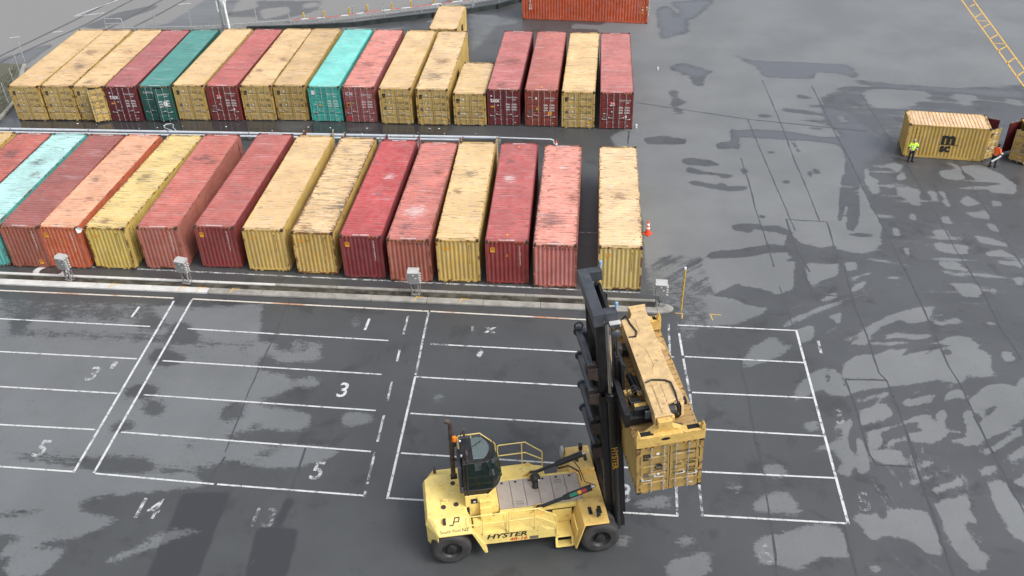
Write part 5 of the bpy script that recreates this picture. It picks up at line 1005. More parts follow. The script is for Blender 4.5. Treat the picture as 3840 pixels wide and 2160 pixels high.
mb = MB(); mb.box(-5.40, -5.28, -.95, .95, 1.46, 2.05); mb.build('bulkhead', M['hole'], TR)
# lettering on the paintwork
def onside(mb, x, z, t, size, mi, bold=.02, shear=0.0, sx=1.0): mb.text(t, (x, -1.776, z), (1, 0, -.028), (0, 0, 1), size, mi, 'LEFT', bold, 1.0, shear, sx)
mb = MB(); onside(mb, -4.72, 1.20, 'HYSTER', .36, 0, .03, .25, 1.3); onside(mb, -3.80, .94, '48-16', .25, 1, .02, .2, 1.25); mb.quad((-2.98, -1.777, .90), (1, 0, 0), (0, 0, 1), .36, .16, 2)
# sloping panel frame: from the plateau edge to the shoulder edge
sl = Vector((0, .62, .33)).normalized()
mb.text('South Port NZ', (-5.98, -1.74, 1.792), (1, 0, 0), sl, .19, 0, 'CENTER', .004)
o = Vector((-6.12, -1.50, 1.916)) + Vector((0, -.004, .008)); ux, uy = Vector((1, 0, 0)), sl
def slab(x0, x1, y0, y1, sh=.35): x0, x1, y0, y1 = x0 * .8, x1 * .8, y0 * .8, y1 * .8; mb.add([o + ux * (x0 + sh * y0) + uy * y0, o + ux * (x1 + sh * y0) + uy * y0, o + ux * (x1 + sh * y1) + uy * y1, o + ux * (x0 + sh * y1) + uy * y1], [(0, 1, 2, 3)], 0)
slab(-.06, .14, 0, .06); slab(.09, .15, .06, .36); slab(.09, .36, .36, .42); slab(.32, .38, .18, .36); slab(.15, .38, .16, .21)
mb.build('lettering', [M['black'], M['red'], M['grey']], TR, fix=False)
# engine covers
for i in range(6):
    x0 = -4.05 + i * .578; mb = MB(); mb.box(x0 + .008, x0 + .570, -.75, .75, 1.60, 1.72); p = mb.build('engine_cover', M['cover'], TR, .012)
    mb = MB(); mb.box(x0 + .20, x0 + .30, .58, .66, 1.722, 1.735)
    if i in (1, 4): mb.tube([(x0 + .16, -.62 if i == 1 else .44, 1.735), (x0 + .42, -.62 if i == 1 else .44, 1.735), (x0 + .42, -.48 if i == 1 else .30, 1.735), (x0 + .16, -.48 if i == 1 else .30, 1.735)], .006, 4, closed=True)
    mb.build('latch', M['black'], p)
mb = MB()
mb.box(-4.06, -.5, -.86, -.76, 1.44, 1.69); mb.box(-4.06, -.5, .76, .86, 1.44, 1.69); mb.box(-4.06, -.56, -.75, .75, 1.40, 1.59)
for s in (-1, 1): mb.prism([(-4.3, 1.5), (-4.06, 1.69), (-.56, 1.69), (-.56, 1.5)], 'y', s * .865, s * .90)
mb.build('engine_bay', Y_, TR, .02)
# walkways
for s in (-1, 1):
    for x0, x1 in ((-5.18, -3.95), (-3.92, -2.66)):
        mb = MB(); mb.box(x0, x1, min(s * .90, s * 1.76), max(s * .90, s * 1.76), 1.515, 1.545)
        n = int((x1 - x0) / .085)
        for i in range(n):
            for j in range(9):
                x = x0 + .05 + i * .085; y = s * (.97 + j * .09); mb.box(x - .022, x + .022, y - .012, y + .012, 1.546, 1.556)
        mb.build('walkway', Y_, TR)
    mb = MB(); y0, y1 = sorted((s * .95, s * 1.74))
    for i, (x0, z) in enumerate(((-2.62, 1.28), (-2.30, 1.02))): mb.box(x0, x0 + .34, y0, y1, z - .03, z)
    mb.prism([(-2.66, 1.52), (-2.52, 1.62), (-1.86, .98), (-1.86, .80), (-2.62, 1.30)], 'y', s * 1.745, s * 1.775); mb.prism([(-2.66, 1.56), (-2.55, 1.62), (-1.9, 1.05), (-1.9, .8), (-2.62, 1.2)], 'y', s * .90, s * .93)
    mb.box(-1.90, -1.18, y0 if s < 0 else .95, y1 if s > 0 else -.95, .70, .74); mb.box(-1.90, -1.10, min(s * .90, s * .95), max(s * .90, s * .95), .74, 1.45)
    mb.box(-1.86, -1.22, min(s * 1.55, s * 1.90), max(s * 1.55, s * 1.90), .28, .31)
    for x in (-1.87, -1.21): mb.bar((x, s * 1.86, .28), (x, s * 1.76, .74), .03, .10, (1, 0, 0))
    mb.build('boarding_steps', Y_, TR, .006)
# handrails
def rail(paths, name='handrail'):
    mb = MB()
    for p in paths: mb.tube(p, .026, 8)
    mb.build(name, Y_, TR, smooth=True)
for s, zt in ((-1, 2.66), (1, 2.78)):
    Yr = s * 1.80
    rail([[(-5.5, Yr, 2.16), (-5.5, Yr, zt - .06), (-5.44, Yr, zt), (-3.94, Yr, zt), (-3.88, Yr, zt - .06), (-3.88, Yr, 1.5)], [(-5.5, Yr, 2.17), (-3.88, Yr, 2.17)], [(-4.85, Yr, zt), (-4.85, Yr, 1.5)]]) if s < 0 else None
    rail([[(-3.80, Yr, 1.5), (-3.80, Yr, zt - .06), (-3.74, Yr, zt), (-2.62, Yr, zt + .02), (-1.93, Yr, 2.16), (-1.88, Yr, 2.05), (-1.88, Yr, 1.0)], [(-3.80, Yr, 2.16), (-2.62, Yr, 2.18), (-1.88, Yr, 1.66)], [(-2.76, Yr, zt), (-2.76, Yr, 1.5)]])
rail([[(-5.42, 1.80, 1.7), (-5.46, 1.80, 3.52), (-5.38, 1.80, 3.60), (-4.52, 1.80, 3.62), (-3.94, 1.80, 2.98), (-3.90, 1.80, 2.88), (-3.88, 1.80, 1.5)], [(-4.9, 1.80, 3.6), (-4.9, 1.80, 3.42)]])
rail([[(-1.06, -1.96, .75), (-1.06, -1.98, 1.35), (-1.10, -1.70, 1.50), (-1.10, -1.30, 1.5)]], 'grab_handle')
# front wings
for s in (-1, 1):
    mb = MB(); y0, y1 = s * .80, s * 2.20
    mb.prism([(-.86, y0), (.22, y0), (.20, y1), (-.82, y1)], 'z', 1.74, 1.79)
    vs = [(-.86, y0, 1.76), (-.82, y1, 1.76), (-1.16, y1, .44), (-1.22, s * 1.70, .44), (-1.12, y0, 1.0), (-.80, y0, 1.76), (-.76, y1, 1.76), (-1.10, y1, .44), (-1.16, s * 1.70, .44), (-1.06, y0, 1.0)]
    mb.add(vs, [(0, 1, 2, 3, 4), (9, 8, 7, 6, 5), (0, 5, 6, 1), (1, 6, 7, 2), (2, 7, 8, 3), (3, 8, 9, 4), (4, 9, 5, 0)])
    mb.prism([(-.86, 1.76), (.22, 1.76), (.22, 1.2), (-1.0, 1.2)], 'y', s * .80, s * .84); mb.box(-.56, .24, min(0, s * .80), max(0, s * .80), 1.30, 1.62)
    mb.build('front_wing', D_, TR, .02)
    mb = MB()
    for x in (-.52, -.14): mb.box(x, x + .15, min(s * 1.28, s * 1.68), max(s * 1.28, s * 1.68), 1.791, 1.800)
    mb.build('wing_grip', M['black'], TR)
    mb = MB(); mb.tube([(-.20, s * 1.86, 1.79), (-.20, s * 1.86, 1.98)], .03, 8); mb.box(-.28, -.12, s * 1.86 - .11, s * 1.86 + .11, 1.95, 2.20); mb.box(-.30, -.28, s * 1.86 - .08, s * 1.86 + .08, 2.0, 2.17, 1); mb.build('work_lamp', [M['black'], M['lamp']], TR, .01)
mb = MB(); mb.ball((-.95, 2.14, 1.62), .10, .24, .30, 18, 12); mb.build('mirror', M['lamp'], TR, smooth=True)
# cab
PED = MB(); PED.box(-5.42, -4.36, -.74, .74, 1.50, 2.68); PED.box(-4.36, -4.08, -.74, .74, 1.50, 1.95)
for i, (x0, z) in enumerate(((-4.86, 1.82), (-4.86, 2.12), (-4.86, 2.40))): PED.box(x0, x0 + .48, -1.10 + i * .12, -.74, z - .28, z)
PED.build('cab_pedestal', Y_, TR, .015)
mb = MB(); mb.box(-5.20, -4.93, -.765, -.74, 2.25, 2.50); mb.box(-5.10, -5.0, -.775, -.765, 2.32, 2.38, 1); mb.build('vent_panel', [M['black'], M['paper']], TR)
rings = [(2.68, -5.44, -4.46, -4.22, .70), (2.98, -5.46, -4.24, -3.90, .73), (3.38, -5.46, -4.20, -3.84, .73), (4.0, -5.44, -4.30, -3.95, .71), (4.44, -5.42, -4.44, -4.14, .67), (4.58, -5.40, -4.56, -4.30, .60)]
def ring(r, k=0.0):
    z, xr, xs, xm, w = r; pts = []
    for x in (xr, xr + .16, xs - .05, xs): pts.append((x, -w))
    for j in range(1, 8): y = -w + 2 * w * j / 8; pts.append((xm - (xm - xs) * (y / w) ** 2, y))
    for x in (xs, xs - .05, xr + .16, xr): pts.append((x, w))
    return [(x, y, z) for x, y in pts]
RG_ = [ring(r) for r in rings]; nR = len(RG_[0]); body, gl, rgl = MB(), MB(), MB()
for i in range(len(RG_) - 1):
    for j in range(nR):
        jj = (j + 1) % nR; q = [RG_[i][j], RG_[i][jj], RG_[i + 1][jj], RG_[i + 1][j]]
        side = j in (1, 12); front = 3 <= j <= 10; rear = j == nR - 1
        if (side and 0 < i < 4) or (front and 1 <= i < 4): gl.add(q, [(0, 1, 2, 3)])
        elif rear and 2 <= i < 4: gl.add(q, [(0, 1, 2, 3)])
        else: body.add(q, [(0, 1, 2, 3)])
top = RG_[-1]; xc = -4.98                                  # rear half steel, front half glass
near = [p for p in top]; rear_roof = [top[0], (xc, -.60, 4.58), (xc, .60, 4.58), top[-1]]
body.add([(p[0], p[1], p[2] + .015) for p in rear_roof] + rear_roof, [(0, 1, 2, 3), (7, 6, 5, 4), (0, 4, 5, 1), (1, 5, 6, 2), (2, 6, 7, 3), (3, 7, 4, 0)])
rgl.add([(xc, -.60, 4.58)] + list(top[2:13]) + [(xc, .60, 4.58)], [tuple(range(13))])
body.add(RG_[0], [tuple(range(nR - 1, -1, -1))])
cab = body.build('cab', K_, TR)
gl.build('window', M['glass'], cab, fix=False); rgl.build('roof_glass', M['roofglass'], cab, fix=False)
mb = MB()
for j in (1, 2, 12, 13): mb.tube([RG_[i][j] for i in range(len(RG_))], .035, 6)
for i in (1, 4): mb.tube([Vector(p) for p in RG_[i][0:15]], .030, 6)
mb.tube([(-5.28, -.735, 3.0), (-5.28, -.715, 4.42)], .04, 6); mb.tube([(-4.86, -.742, 2.98), (-4.86, -.742, 3.4)], .02, 6)
for y in (-.3, 0, .3): mb.tube([(-4.96, y * 1.5, 4.55), (-4.42, y * 1.5, 4.55)], .012, 5)
for x in (-4.85, -4.72, -4.58): mb.tube([(x, -.57, 4.54), (x, .57, 4.54)], .012, 5)
mb.build('pillar', M['blacksteel'], cab, smooth=True)
mb = MB(); mb.box(-5.15, -4.70, -.26, .26, 3.05, 3.22); mb.box(-5.24, -5.10, -.25, .25, 3.15, 3.85); mb.box(-5.22, -5.12, -.14, .14, 3.87, 4.08); mb.box(-4.6, -4.45, -.25, .25, 2.9, 3.45); mb.build('seat', M['seat'], cab, .03)
mb = MB(); mb.tube([(-4.52 + .16 * math.cos(t) * .6, .17 * math.sin(t), 3.62 + .16 * math.cos(t) * .7) for t in [2 * math.pi * i / 14 for i in range(14)]], .014, 6, closed=True); mb.build('steering_wheel', M['black'], cab)
mb = MB(); mb.box(-4.34, -4.14, -.30, .02, 3.25, 3.27); mb.box(-4.9, -4.6, .05, .5, 3.24, 3.26); mb.box(-4.2, -4.05, .30, .45, 3.3, 3.42); mb.build('papers', M['paper'], cab)
mb = MB(); mb.tube([(-5.08, -.05, 4.62), (-4.52, .36, 4.63)], .012, 5); mb.tube([(-4.62, .30, 4.64), (-4.86, .10, 4.64)], .02, 5); mb.tube([(-4.12, .52, 4.42), (-3.98, .30, 3.6), (-3.86, .12, 2.96)], .016, 5); mb.tube([(-4.12, .46, 4.42), (-3.96, .16, 3.5), (-3.86, -.02, 3.1)], .012, 5); mb.box(-3.93, -3.83, -.05, .16, 2.9, 3.0); mb.build('wiper', M['black'], cab)
mb = MB(); mb.box(-5.60, -5.46, -.62, .40, 2.75, 4.25); mb.box(-5.56, -5.46, -.74, -.60, 2.9, 3.2); mb.build('cab_rear_guard', M['mastgrey'], cab, .02)
mb = MB(); mb.lathe([(.10, 0), (.10, .10), (.085, .2), (.02, .235), (.001, .235)], (-5.62, .62, 4.52), (0, 0, 1), 18); mb.tube([(-5.62, .62, 4.2), (-5.62, .62, 4.53)], .05, 8, 1); mb.build('beacon', [M['amber'], M['black']], cab, smooth=True)
for y, z in ((-.52, 4.75), (.80, 4.80)):
    mb = MB(); mb.tube([(-5.35, y, 4.5), (-5.35, y, z - .15), (-5.22, y - .03, z)], .022, 6); mb.box(-5.26, -5.17, y - .12, y + .12, z - .24, z + .18); mb.build('mirror', M['brown'], cab, .015)
for y in (-.38, .45):
    mb = MB(); mb.ball((-5.42, y, 4.62), .07, .07, .07, 12, 8); mb.build('work_lamp', M['chrome'], cab, smooth=True)
# exhaust, air cleaner
mb = MB(); mb.tube([(-5.77, 1.02, 2.0), (-5.76, 1.02, 2.9), (-5.72, 1.02, 4.95), (-5.73, 1.02, 5.12), (-5.82, 1.02, 5.22), (-5.95, 1.04, 5.25)], .105, 12)
mb.tube([(-5.735, 1.02, 4.25), (-5.732, 1.02, 4.31)], .12, 12); mb.tube([(-5.755, 1.02, 3.0), (-5.755, 1.02, 3.08)], .125, 12); mb.box(-5.72, -5.4, .96, 1.06, 3.0, 3.1); mb.build('exhaust_stack', M['brown'], TR, smooth=True)
mb = MB(); mb.box(-5.90, -5.62, .86, 1.16, 2.065, 2.085); mb.build('exhaust_collar', M['hole'], TR)
mb = MB(); mb.ball((-2.42, .34, 2.12), .225, .225, .225, 22, 14); mb.tube([(-2.42, .34, 2.0), (-2.43, .22, 1.84), (-2.44, .18, 1.72)], [.12, .12, .14], 14); mb.box(-2.32, -2.26, .10, .16, 2.15, 2.20, 1); mb.build('air_cleaner', [M['black'], M['paper']], TR, smooth=True)
# tilt cylinders
for s in (-1, 1):
    mb = MB(); b, j, e = Vector((-2.44, s * .95, 1.76)), Vector((-1.30, s * .95, 2.20)), Vector((-.30, s * .95, 2.58))
    mb.tube([b, j], .075, 12); mb.tube([j - (j - b) * .12, j + (e - j) * .08], .115, 12); mb.tube([j, e], .135, 14); mb.ball(b, .13, .10, .13)
    c = mb.build('tilt_cylinder', M['blacksteel'], TR, smooth=True)
    mb = MB(); mb.tube([e, e + (e - j) * .14], .06, 12); mb.build('piston_rod', M['chrome'], c, smooth=True)
    if s < 0:
        mb = MB(); d = (e - j).normalized(); n = Vector((0, -1, 0)); u = d.cross(n).normalized() * -1
        for f0, f1, mi in ((.12, .42, 0), (.45, .60, 1), (.62, .80, 2)):
            for t0, t1 in ((.2, .55), (.55, .9), (.9, 1.25)):
                P = lambda f, t: j + (e - j) * f + (n * math.cos(t) + Vector((-d.z, 0, d.x)) * math.sin(t)) * .139
                mb.add([P(f0, t0), P(f1, t0), P(f1, t1), P(f0, t1)], [(0, 1, 2, 3)], mi)
        mb.build('angle_gauge', [plain('gauge_green', (.02, .22, .13), .5), M['orange'], plain('gauge_crimson', (.42, .03, .05), .5)], c, fix=False)
    mb = MB(); mb.prism([(-2.9, 1.5), (-2.3, 1.5), (-2.32, 1.86), (-2.52, 1.86)], 'y', s * .83, s * .87); mb.prism([(-2.9, 1.5), (-2.3, 1.5), (-2.32, 1.86), (-2.52, 1.86)], 'y', s * 1.03, s * 1.07); mb.build('cylinder_bracket', D_, TR, .01)
mb = MB()
for dy in (0, .06): mb.tube([(-1.35, .80 + dy, 2.0), (-.95, .55 + dy, 2.35), (-.55, .35 + dy, 2.15), (-.45, .2 + dy, 1.75)], .02, 6)
mb.tube([(-.7, .9, 2.3), (-.5, .5, 2.2), (-.35, .1, 1.8), (.1, -.1, 1.7)], .02, 6); mb.build('hydraulic_hose', M['black'], TR, smooth=True)
# mast: leans back; u forward, s along the mast
TL = .072
def MP(u, y, s): return (.32 + u * math.cos(TL) - s * math.sin(TL), y, u * math.sin(TL) + s * math.cos(TL))
mast = MB()
for sg in (-1, 1):
    def bx(u0, u1, y0, y1, s0, s1, mi=0, m=None): (m or mast).box(u0, u1, min(sg * y0, sg * y1), max(sg * y0, sg * y1), s0, s1, mi, MP)
    bx(.06, .14, 1.00, 1.30, .42, 7.7); bx(.14, .66, 1.24, 1.30, .42, 7.7); bx(.66, .76, 1.00, 1.30, .42, 7.7)      # outer channel
    bx(.10, .17, .80, 1.02, .9, 11.25); bx(.17, .64, .96, 1.02, .9, 11.25); bx(.64, .72, .80, 1.02, .9, 11.25)       # inner channel
    bx(-.10, .80, .80, 1.34, .42, .95); bx(.80, .90, .95, 1.15, 1.0, 6.4)
mast_o = mast.build('mast', K_, TR, .012)
mb = MB()
mb.box(-.04, .36, -1.44, 1.44, 11.18, 11.72, 0, MP)
for sg in (-1, 1): mb.box(.36, .84, min(sg * 1.10, sg * 1.44), max(sg * 1.10, sg * 1.44), 11.30, 11.72, 0, MP)
mb.build('top_beam', M['mastgrey'], mast_o, .02)
mb = MB(); mb.box(.62, .74, -.55, 1.06, 10.2, 11.25, 0, MP); mb.box(.38, .74, .98, 1.06, 10.2, 11.25, 0, MP); mb.box(.36, .72, -1.08, -.98, 10.9, 11.3, 0, MP); mb.build('chain_anchor', K_, mast_o, .015)
for sg in (-1, 1):
    mb = MB(); p = Vector(MP(.82, sg * 1.30, 11.72)); mb.tube([p, p + Vector((0, 0, .16))], .03, 8, 1); mb.tube([p + Vector((0, 0, .12)), p + Vector((0, 0, .30))], .055, 10); mb.build('warning_light', [M['bluelens'], M['lamp']], mast_o, smooth=True)
mb = MB(); mb.box(.52, .86, -1.60, -1.44, 11.15, 11.30, 0, MP); mb.box(.50, .90, -1.62, -1.43, 11.30, 11.36, 1, MP); c = Vector(MP(.72, -1.55, 10.85)); mb.ball(c, .19, .10, .19, 16, 10); mb.build('mast_lamp', [M['mastgrey'], M['lamp']], mast_o, .01)
for i, sc in enumerate((8.95, 7.72, 6.20, 4.92)):
    mb = MB(); mb.tube([MP(-.16, 1.30, sc - .04), MP(-.16, -1.0, sc + .04)], .145, 14); mb.tube([MP(-.16, 1.38, sc - .04), MP(-.16, 1.28, sc - .04)], .21, 14)
    mb.box(-.16, .10, 1.02, 1.26, sc - .55, sc + .10, 0, MP)
    if i == 0:
        cc_ = Vector(MP(-.16, 1.22, sc + .30)); mb.tube([cc_ + Vector((.16 * math.cos(t), 0, .16 * math.sin(t))) for t in [2 * math.pi * q / 14 for q in range(14)]], .04, 8, closed=True)
    o = mb.build('cross_member', M['mastgrey'], mast_o, smooth=True)
    mb = MB(); mb.prism([(-.34, sc - .22), (.06, sc - .48), (.06, sc + .16), (-.32, sc + .14)], 'y', -1.0, -.78, 0, MP); mb.prism([(-.34, sc - .22), (.06, sc - .48), (.06, sc + .16), (-.32, sc + .14)], 'y', -1.24, -1.20, 0, MP); mb.box(-.32, .06, -1.22, -.80, sc - .36, sc - .28, 0, MP); mb.build('bracket', M['rustblack'], mast_o, .012)
for sg in (-1, 1):
    mb = MB(); y = sg * 1.42; mb.tube([MP(.46, y, .5), MP(.46, y, 7.85)], .15, 16); mb.tube([MP(.46, y, 7.8), MP(.46, y, 7.98)], .20, 16); mb.box(.26, .66, min(y - .2 * sg, y + .16 * sg), max(y - .2 * sg, y + .16 * sg), 7.70, 7.84, 0, MP)
    lc = mb.build('lift_cylinder', K_, mast_o, smooth=True)
    mb = MB(); mb.tube([MP(.46, y, 7.95), MP(.46, y, 11.3)], .105, 16); mb.build('piston_rod', M['chrome'], lc, smooth=True)
mb = MB(); n0 = Vector(MP(.46, 0, 0)); ud = (Vector(MP(1, 0, 0)) - Vector(MP(0, 0, 0))); sd_ = (Vector(MP(0, 0, 1)) - Vector(MP(0, 0, 0)))
mb.text('HYSTER', Vector(MP(.36, -1.585, 5.30)), -sd_, ud, .34, 0, 'LEFT', .02); mb.build('lettering', [plain('mast_yellow_letters', (.55, .30, .015), .5)], mast_o, fix=False)
mb = MB()
for u, y in ((.86, -.90), (.90, -.78), (.86, .90), (.90, .78), (.95, -.66)): mb.tube([MP(u, y, 3.0), MP(u, y, 10.9)], .028, 6)
mb.tube([MP(.70, -1.60, 7.2), MP(.75, -1.62, 6.4), MP(.98, -1.60, 5.9)], .018, 6); mb.build('mast_hose', M['black'], mast_o, smooth=True)
for s0, s1 in ((3.2, 3.5), (9.9, 10.15), (.6, 1.2)):
    mb = MB(); mb.box(.14, .30, -1.0, 1.0, s0, s1, 0, MP); mb.build('tie_beam', M['rustblack'], mast_o, .012)
# carriage and spreader, built in the frame of the hanging container then expressed in handler coordinates
INV = (Matrix.Translation((0.203, 27.59, 0.004)) @ Matrix.Rotation(.225, 4, 'Z')).inverted() @ HANG
def CP(x, y, z): return tuple(INV @ Vector((x, y, z)))
car = MB(); car.box(.92, 1.04, -1.22, 1.22, 7.0, 9.1, 0, MP)
for sg in (-1, 1): car.box(.76, .94, min(sg * .66, sg * .98), max(sg * .66, sg * .98), 6.9, 9.3, 0, MP)
car.box(-.16, .95, 1.02, 1.42, 2.68, 3.02, 0, CP); car.box(-.16, .95, 4.55, 4.95, 2.68, 3.02, 0, CP); car.box(-.18, .02, 1.0, 5.0, 2.62, 3.30, 0, CP); car.box(.20, .78, 1.15, 1.30, 3.02, 3.30, 0, CP)
carriage = car.build('carriage', K_, TR, .015)
S1, S2 = M['spread'], M['spreadfresh']
sp_ = MB(); sp_.box(.78, 1.86, 1.92, 5.50, 2.98, 3.66, 0, CP); spr = sp_.build('spreader', S1, TR, .02)
mb = MB(); mb.box(.77, 1.35, .36, 2.2, 3.02, 3.63, 0, CP); mb.prism([(1.35, .95), (1.98, 1.12), (1.84, 2.75), (1.35, 2.75)], 'z', 3.40, 3.64, 0, CP); mb.box(.74, 1.38, .36, .46, 2.98, 3.66, 0, CP); mb.build('telescopic_beam', S1, spr, .02)
mb = MB(); mb.box(1.26, 1.87, 5.3, 6.2, 3.02, 3.64, 0, CP); mb.box(1.22, 1.91, 6.18, 6.30, 2.98, 3.68, 0, CP); mb.prism([(.80, 5.5), (1.3, 5.5), (1.26, 5.85), (1.15, 5.62), (.80, 5.62)], 'z', 3.1, 3.64, 0, CP); mb.build('telescopic_beam', S1, spr, .02)
mb = MB()
for pts in ([(1.32, 5.5), (1.32, 4.75), (1.05, 4.35)], [(1.05, 4.35), (.84, 4.1)], [(1.05, 4.35), (1.78, 4.35)], [(1.78, 4.28), (1.84, 4.28)], [(.82, 3.95), (1.18, 3.95), (1.30, 3.80), (1.38, 2.9), (1.22, 2.5), (1.1, 2.4)], [(1.46, 3.9), (1.84, 4.25)], [(1.06, 1.9), (1.06, .5)]):
    mb.tube([CP(x, y, 3.664) for x, y in pts], .012, 5)
mb.prism([(1.86, 3.85), (2.06, 3.80), (2.10, 4.0), (1.86, 4.4)], 'z', 2.75, 3.45, 0, CP); mb.prism([(1.86, 2.2), (2.02, 1.12), (1.86, 1.0)], 'z', 2.72, 3.40, 0, CP); mb.build('weld_rib', S1, spr)
for y0, y1, yo in ((-.06, .27, -.062), (5.80, 6.12, 6.122)):
    mb = MB(); mb.prism([(-.02, 2.63), (2.46, 2.63), (2.46, 3.06), (2.40, 3.12), (.04, 3.12), (-.02, 3.06)], 'y', y0, y1, 0, CP)
    for x0 in (-.03, 2.30): mb.prism([(x0, 3.05), (x0 + .17, 3.05), (x0 + .15, 3.30), (x0 + .085, 3.42), (x0 + .02, 3.30)], 'y', y0 + .0, y0 + .18, 0, CP)
    eb = mb.build('end_beam', S2, spr, .012)
    mb = MB()
    for cx, hw in ((1.03, .17),):
        mb.add([CP(cx + hw * math.cos(t), yo, 2.94 + .075 * math.sin(t)) for t in [2 * math.pi * i / 16 for i in range(16)]], [tuple(range(16))])
    mb.build('lightening_hole', M['hole'], eb, fix=False)
    for x0, x1 in ((.16, .62), (1.85, 2.28)): mb = MB(); mb.box(x0, x1, y0 + .10, y1 - .03, 3.118, 3.13, 0, CP); mb.build('top_pocket', M['hole'], eb)
    for x in (.089, CW - .089):
        mb = MB(); mb.tube([CP(x, (y0 + y1) / 2, 2.50), CP(x, (y0 + y1) / 2, 2.66)], .06, 10); mb.build('twist_lock', M['rustblack'], eb)
mb = MB(); mb.prism([(.80, 3.60), (1.30, 3.60), (1.32, 3.30), (1.66, 3.10), (.50, 3.10), (.80, 3.30)], 'y', .12, .30, 0, CP); mb.prism([(.36, 3.0), (.80, 3.0), (.80, 3.28), (.72, 3.28)], 'y', .30, .40, 0, CP); mb.prism([(1.32, 3.0), (1.80, 3.0), (1.32, 3.28)], 'y', .30, .36, 0, CP); mb.box(.82, 1.28, .28, .42, 3.05, 3.58, 0, CP); mb.build('end_stem', S2, spr, .015)
mb = MB(); mb.prism([(1.30, 3.60), (1.82, 3.60), (1.84, 3.30), (2.2, 3.10), (1.0, 3.10), (1.30, 3.30)], 'y', 5.86, 6.08, 0, CP); mb.build('end_stem', S2, spr, .015)
mb = MB(); mb.tube([CP(.45, 4.3, 3.05), CP(.50, 3.1, 3.02)], .045, 8, 1); mb.tube([CP(.50, 3.2, 3.02), CP(.58, 2.25, 3.0)], .12, 12); mb.tube([CP(.66, 3.0, 3.05), CP(.72, 2.3, 3.0)], .10, 10); mb.build('extension_cylinder', [K_, M['chrome']], spr, smooth=True)
mb = MB(); mb.box(.34, .52, 4.25, 4.62, 3.15, 3.42, 0, CP); mb.build('work_lamp', M['brown'], spr, .01)
mb = MB()
mb.tube([CP(.84, 2.05, 3.68), CP(1.1, 2.12, 3.70), CP(1.55, 2.0, 3.70), CP(1.72, 1.85, 3.70), CP(1.74, 1.3, 3.70), CP(1.72, .95, 3.62), CP(1.78, .85, 3.2)], .035, 6); mb.tube([CP(.84, 4.55, 3.66), CP(1.1, 4.5, 3.70), CP(1.2, 4.75, 3.70), CP(1.06, 5.3, 3.70), CP(1.02, 5.8, 3.66), CP(.9, 6.0, 3.3)], .035, 6)
for r_, y in ((.35, 1.9), (.42, 2.05), (.30, 1.75)): mb.tube([CP(.25, y - .3, 3.05), CP(.15, y, 3.3 + r_ * .3), CP(.45, y + .15, 3.5), CP(.78, y - .1, 3.3)], .022, 6)
for dx in (0, .07, .13): mb.tube([CP(1.62 + dx, 1.15, 3.62), CP(1.74 + dx, 1.0, 3.3), CP(1.70 + dx, .85, 3.0), CP(1.62 + dx, .95, 2.8)], .02, 6)
mb.build('hydraulic_hose', M['black'], spr, smooth=True)
mb = MB(); mb.box(.30, .74, 1.45, 1.62, 2.72, 3.15, 0, CP); mb.box(.12, .40, 2.3, 2.5, 2.9, 3.0, 0, CP); mb.box(.56, .76, 2.05, 2.25, 3.05, 3.12, 0, CP); mb.build('valve_bracket', S2, spr, .01)
mb = MB(); mb.box(.16, .60, 1.75, 1.95, 2.9, 3.08, 0, CP); mb.tube([CP(.2, 1.7, 3.1), CP(.62, 1.7, 3.1)], .06, 8); mb.build('valve_block', K_, spr, .015)
mb = MB(); mb.tube([CP(1.36, 1.0, 3.2), CP(1.62, 1.0, 3.2)], .33, 22); mb.box(1.62, 1.92, 1.18, 1.26, 3.18, 3.45, 0, CP); mb.box(1.88, 2.14, 1.15, 1.42, 3.18, 3.34, 0, CP); mb.build('hose_reel', K_, spr, .01)
mb = MB(); mb.box(.55, .74, .92, 1.0, 3.0, 3.36, 0, CP); mb.build('lamp_bracket', plain('grey_blue_plate', (.09, .10, .13), .5), spr, .01)
mb = MB(); mb.box(1.36, 1.52, .55, .74, 3.05, 3.30, 0, CP); mb.box(1.62, 1.84, .50, .70, 2.74, 2.76, 1, CP); mb.build('sensor_box', [S2, M['brown']], spr, .01)
# ---------------------------------------------------------------- yard furniture
def plug_box(x, y, rz, label, red=False):
    r = thing('plug_box', label, 'power box', (x, y, .13), rz, 'reefer plug boxes on the kerb strip'); r.scale = (.9, .9, .95)
    mb = MB()
    for sx in (-.20, .20): mb.box(sx - .035, sx + .035, -.05, .05, 0, .92)
    mb.box(-.30, -.25, .10, .14, 0, .75); mb.box(.30, .35, .10, .14, 0, .75); mb.box(-.28, .28, -.12, .14, 0, .02); mb.build('stand', M['greybox'], r, .006)
    mb = MB(); mb.box(-.33, .33, -.22, .22, .88, 1.62); b = mb.build('cabinet', M['greybox'], r, .02)
    mb = MB(); mb.prism([(-.26, 1.62), (-.26, 1.70), (-.10, 1.80), (.24, 1.80), (.26, 1.62)], 'x', -.36, .36); mb.build('lid', M['lightbox'], b, .015)
    mb = MB()
    for s in (-1, 1):
        for i in range(4):
            for j in range(2):
                p = Vector((s * .33, -.11 + j * .22, .98 + i * .17)); mb.tube([p, p + Vector((s * .10, -.02, -.04))], .05, 10)
    mb.build('socket_row', M['lightbox'], b, smooth=True)
    mb = MB(); mb.box(.10, .20, -.226, -.22, 1.28, 1.34); mb.box(-.04, .05, -.226, -.22, 1.48, 1.56); mb.build('notice', M['paper'], b)
    mb = MB(); mb.tube([(-.05, .0, .95), (-.16, .05, .55), (-.02, .1, .25), (-.1, .05, .03)], .022, 6); mb.build('cable', M['black'], r, smooth=True)
    if red:
        mb = MB(); mb.ball((-.28, -.05, .78), .08, .07, .08); mb.build('plug', M['red'], r, smooth=True)
plug_box(-30.95, 43.18, -.25, 'grey plug box in front of the brown-red and orange containers', True)
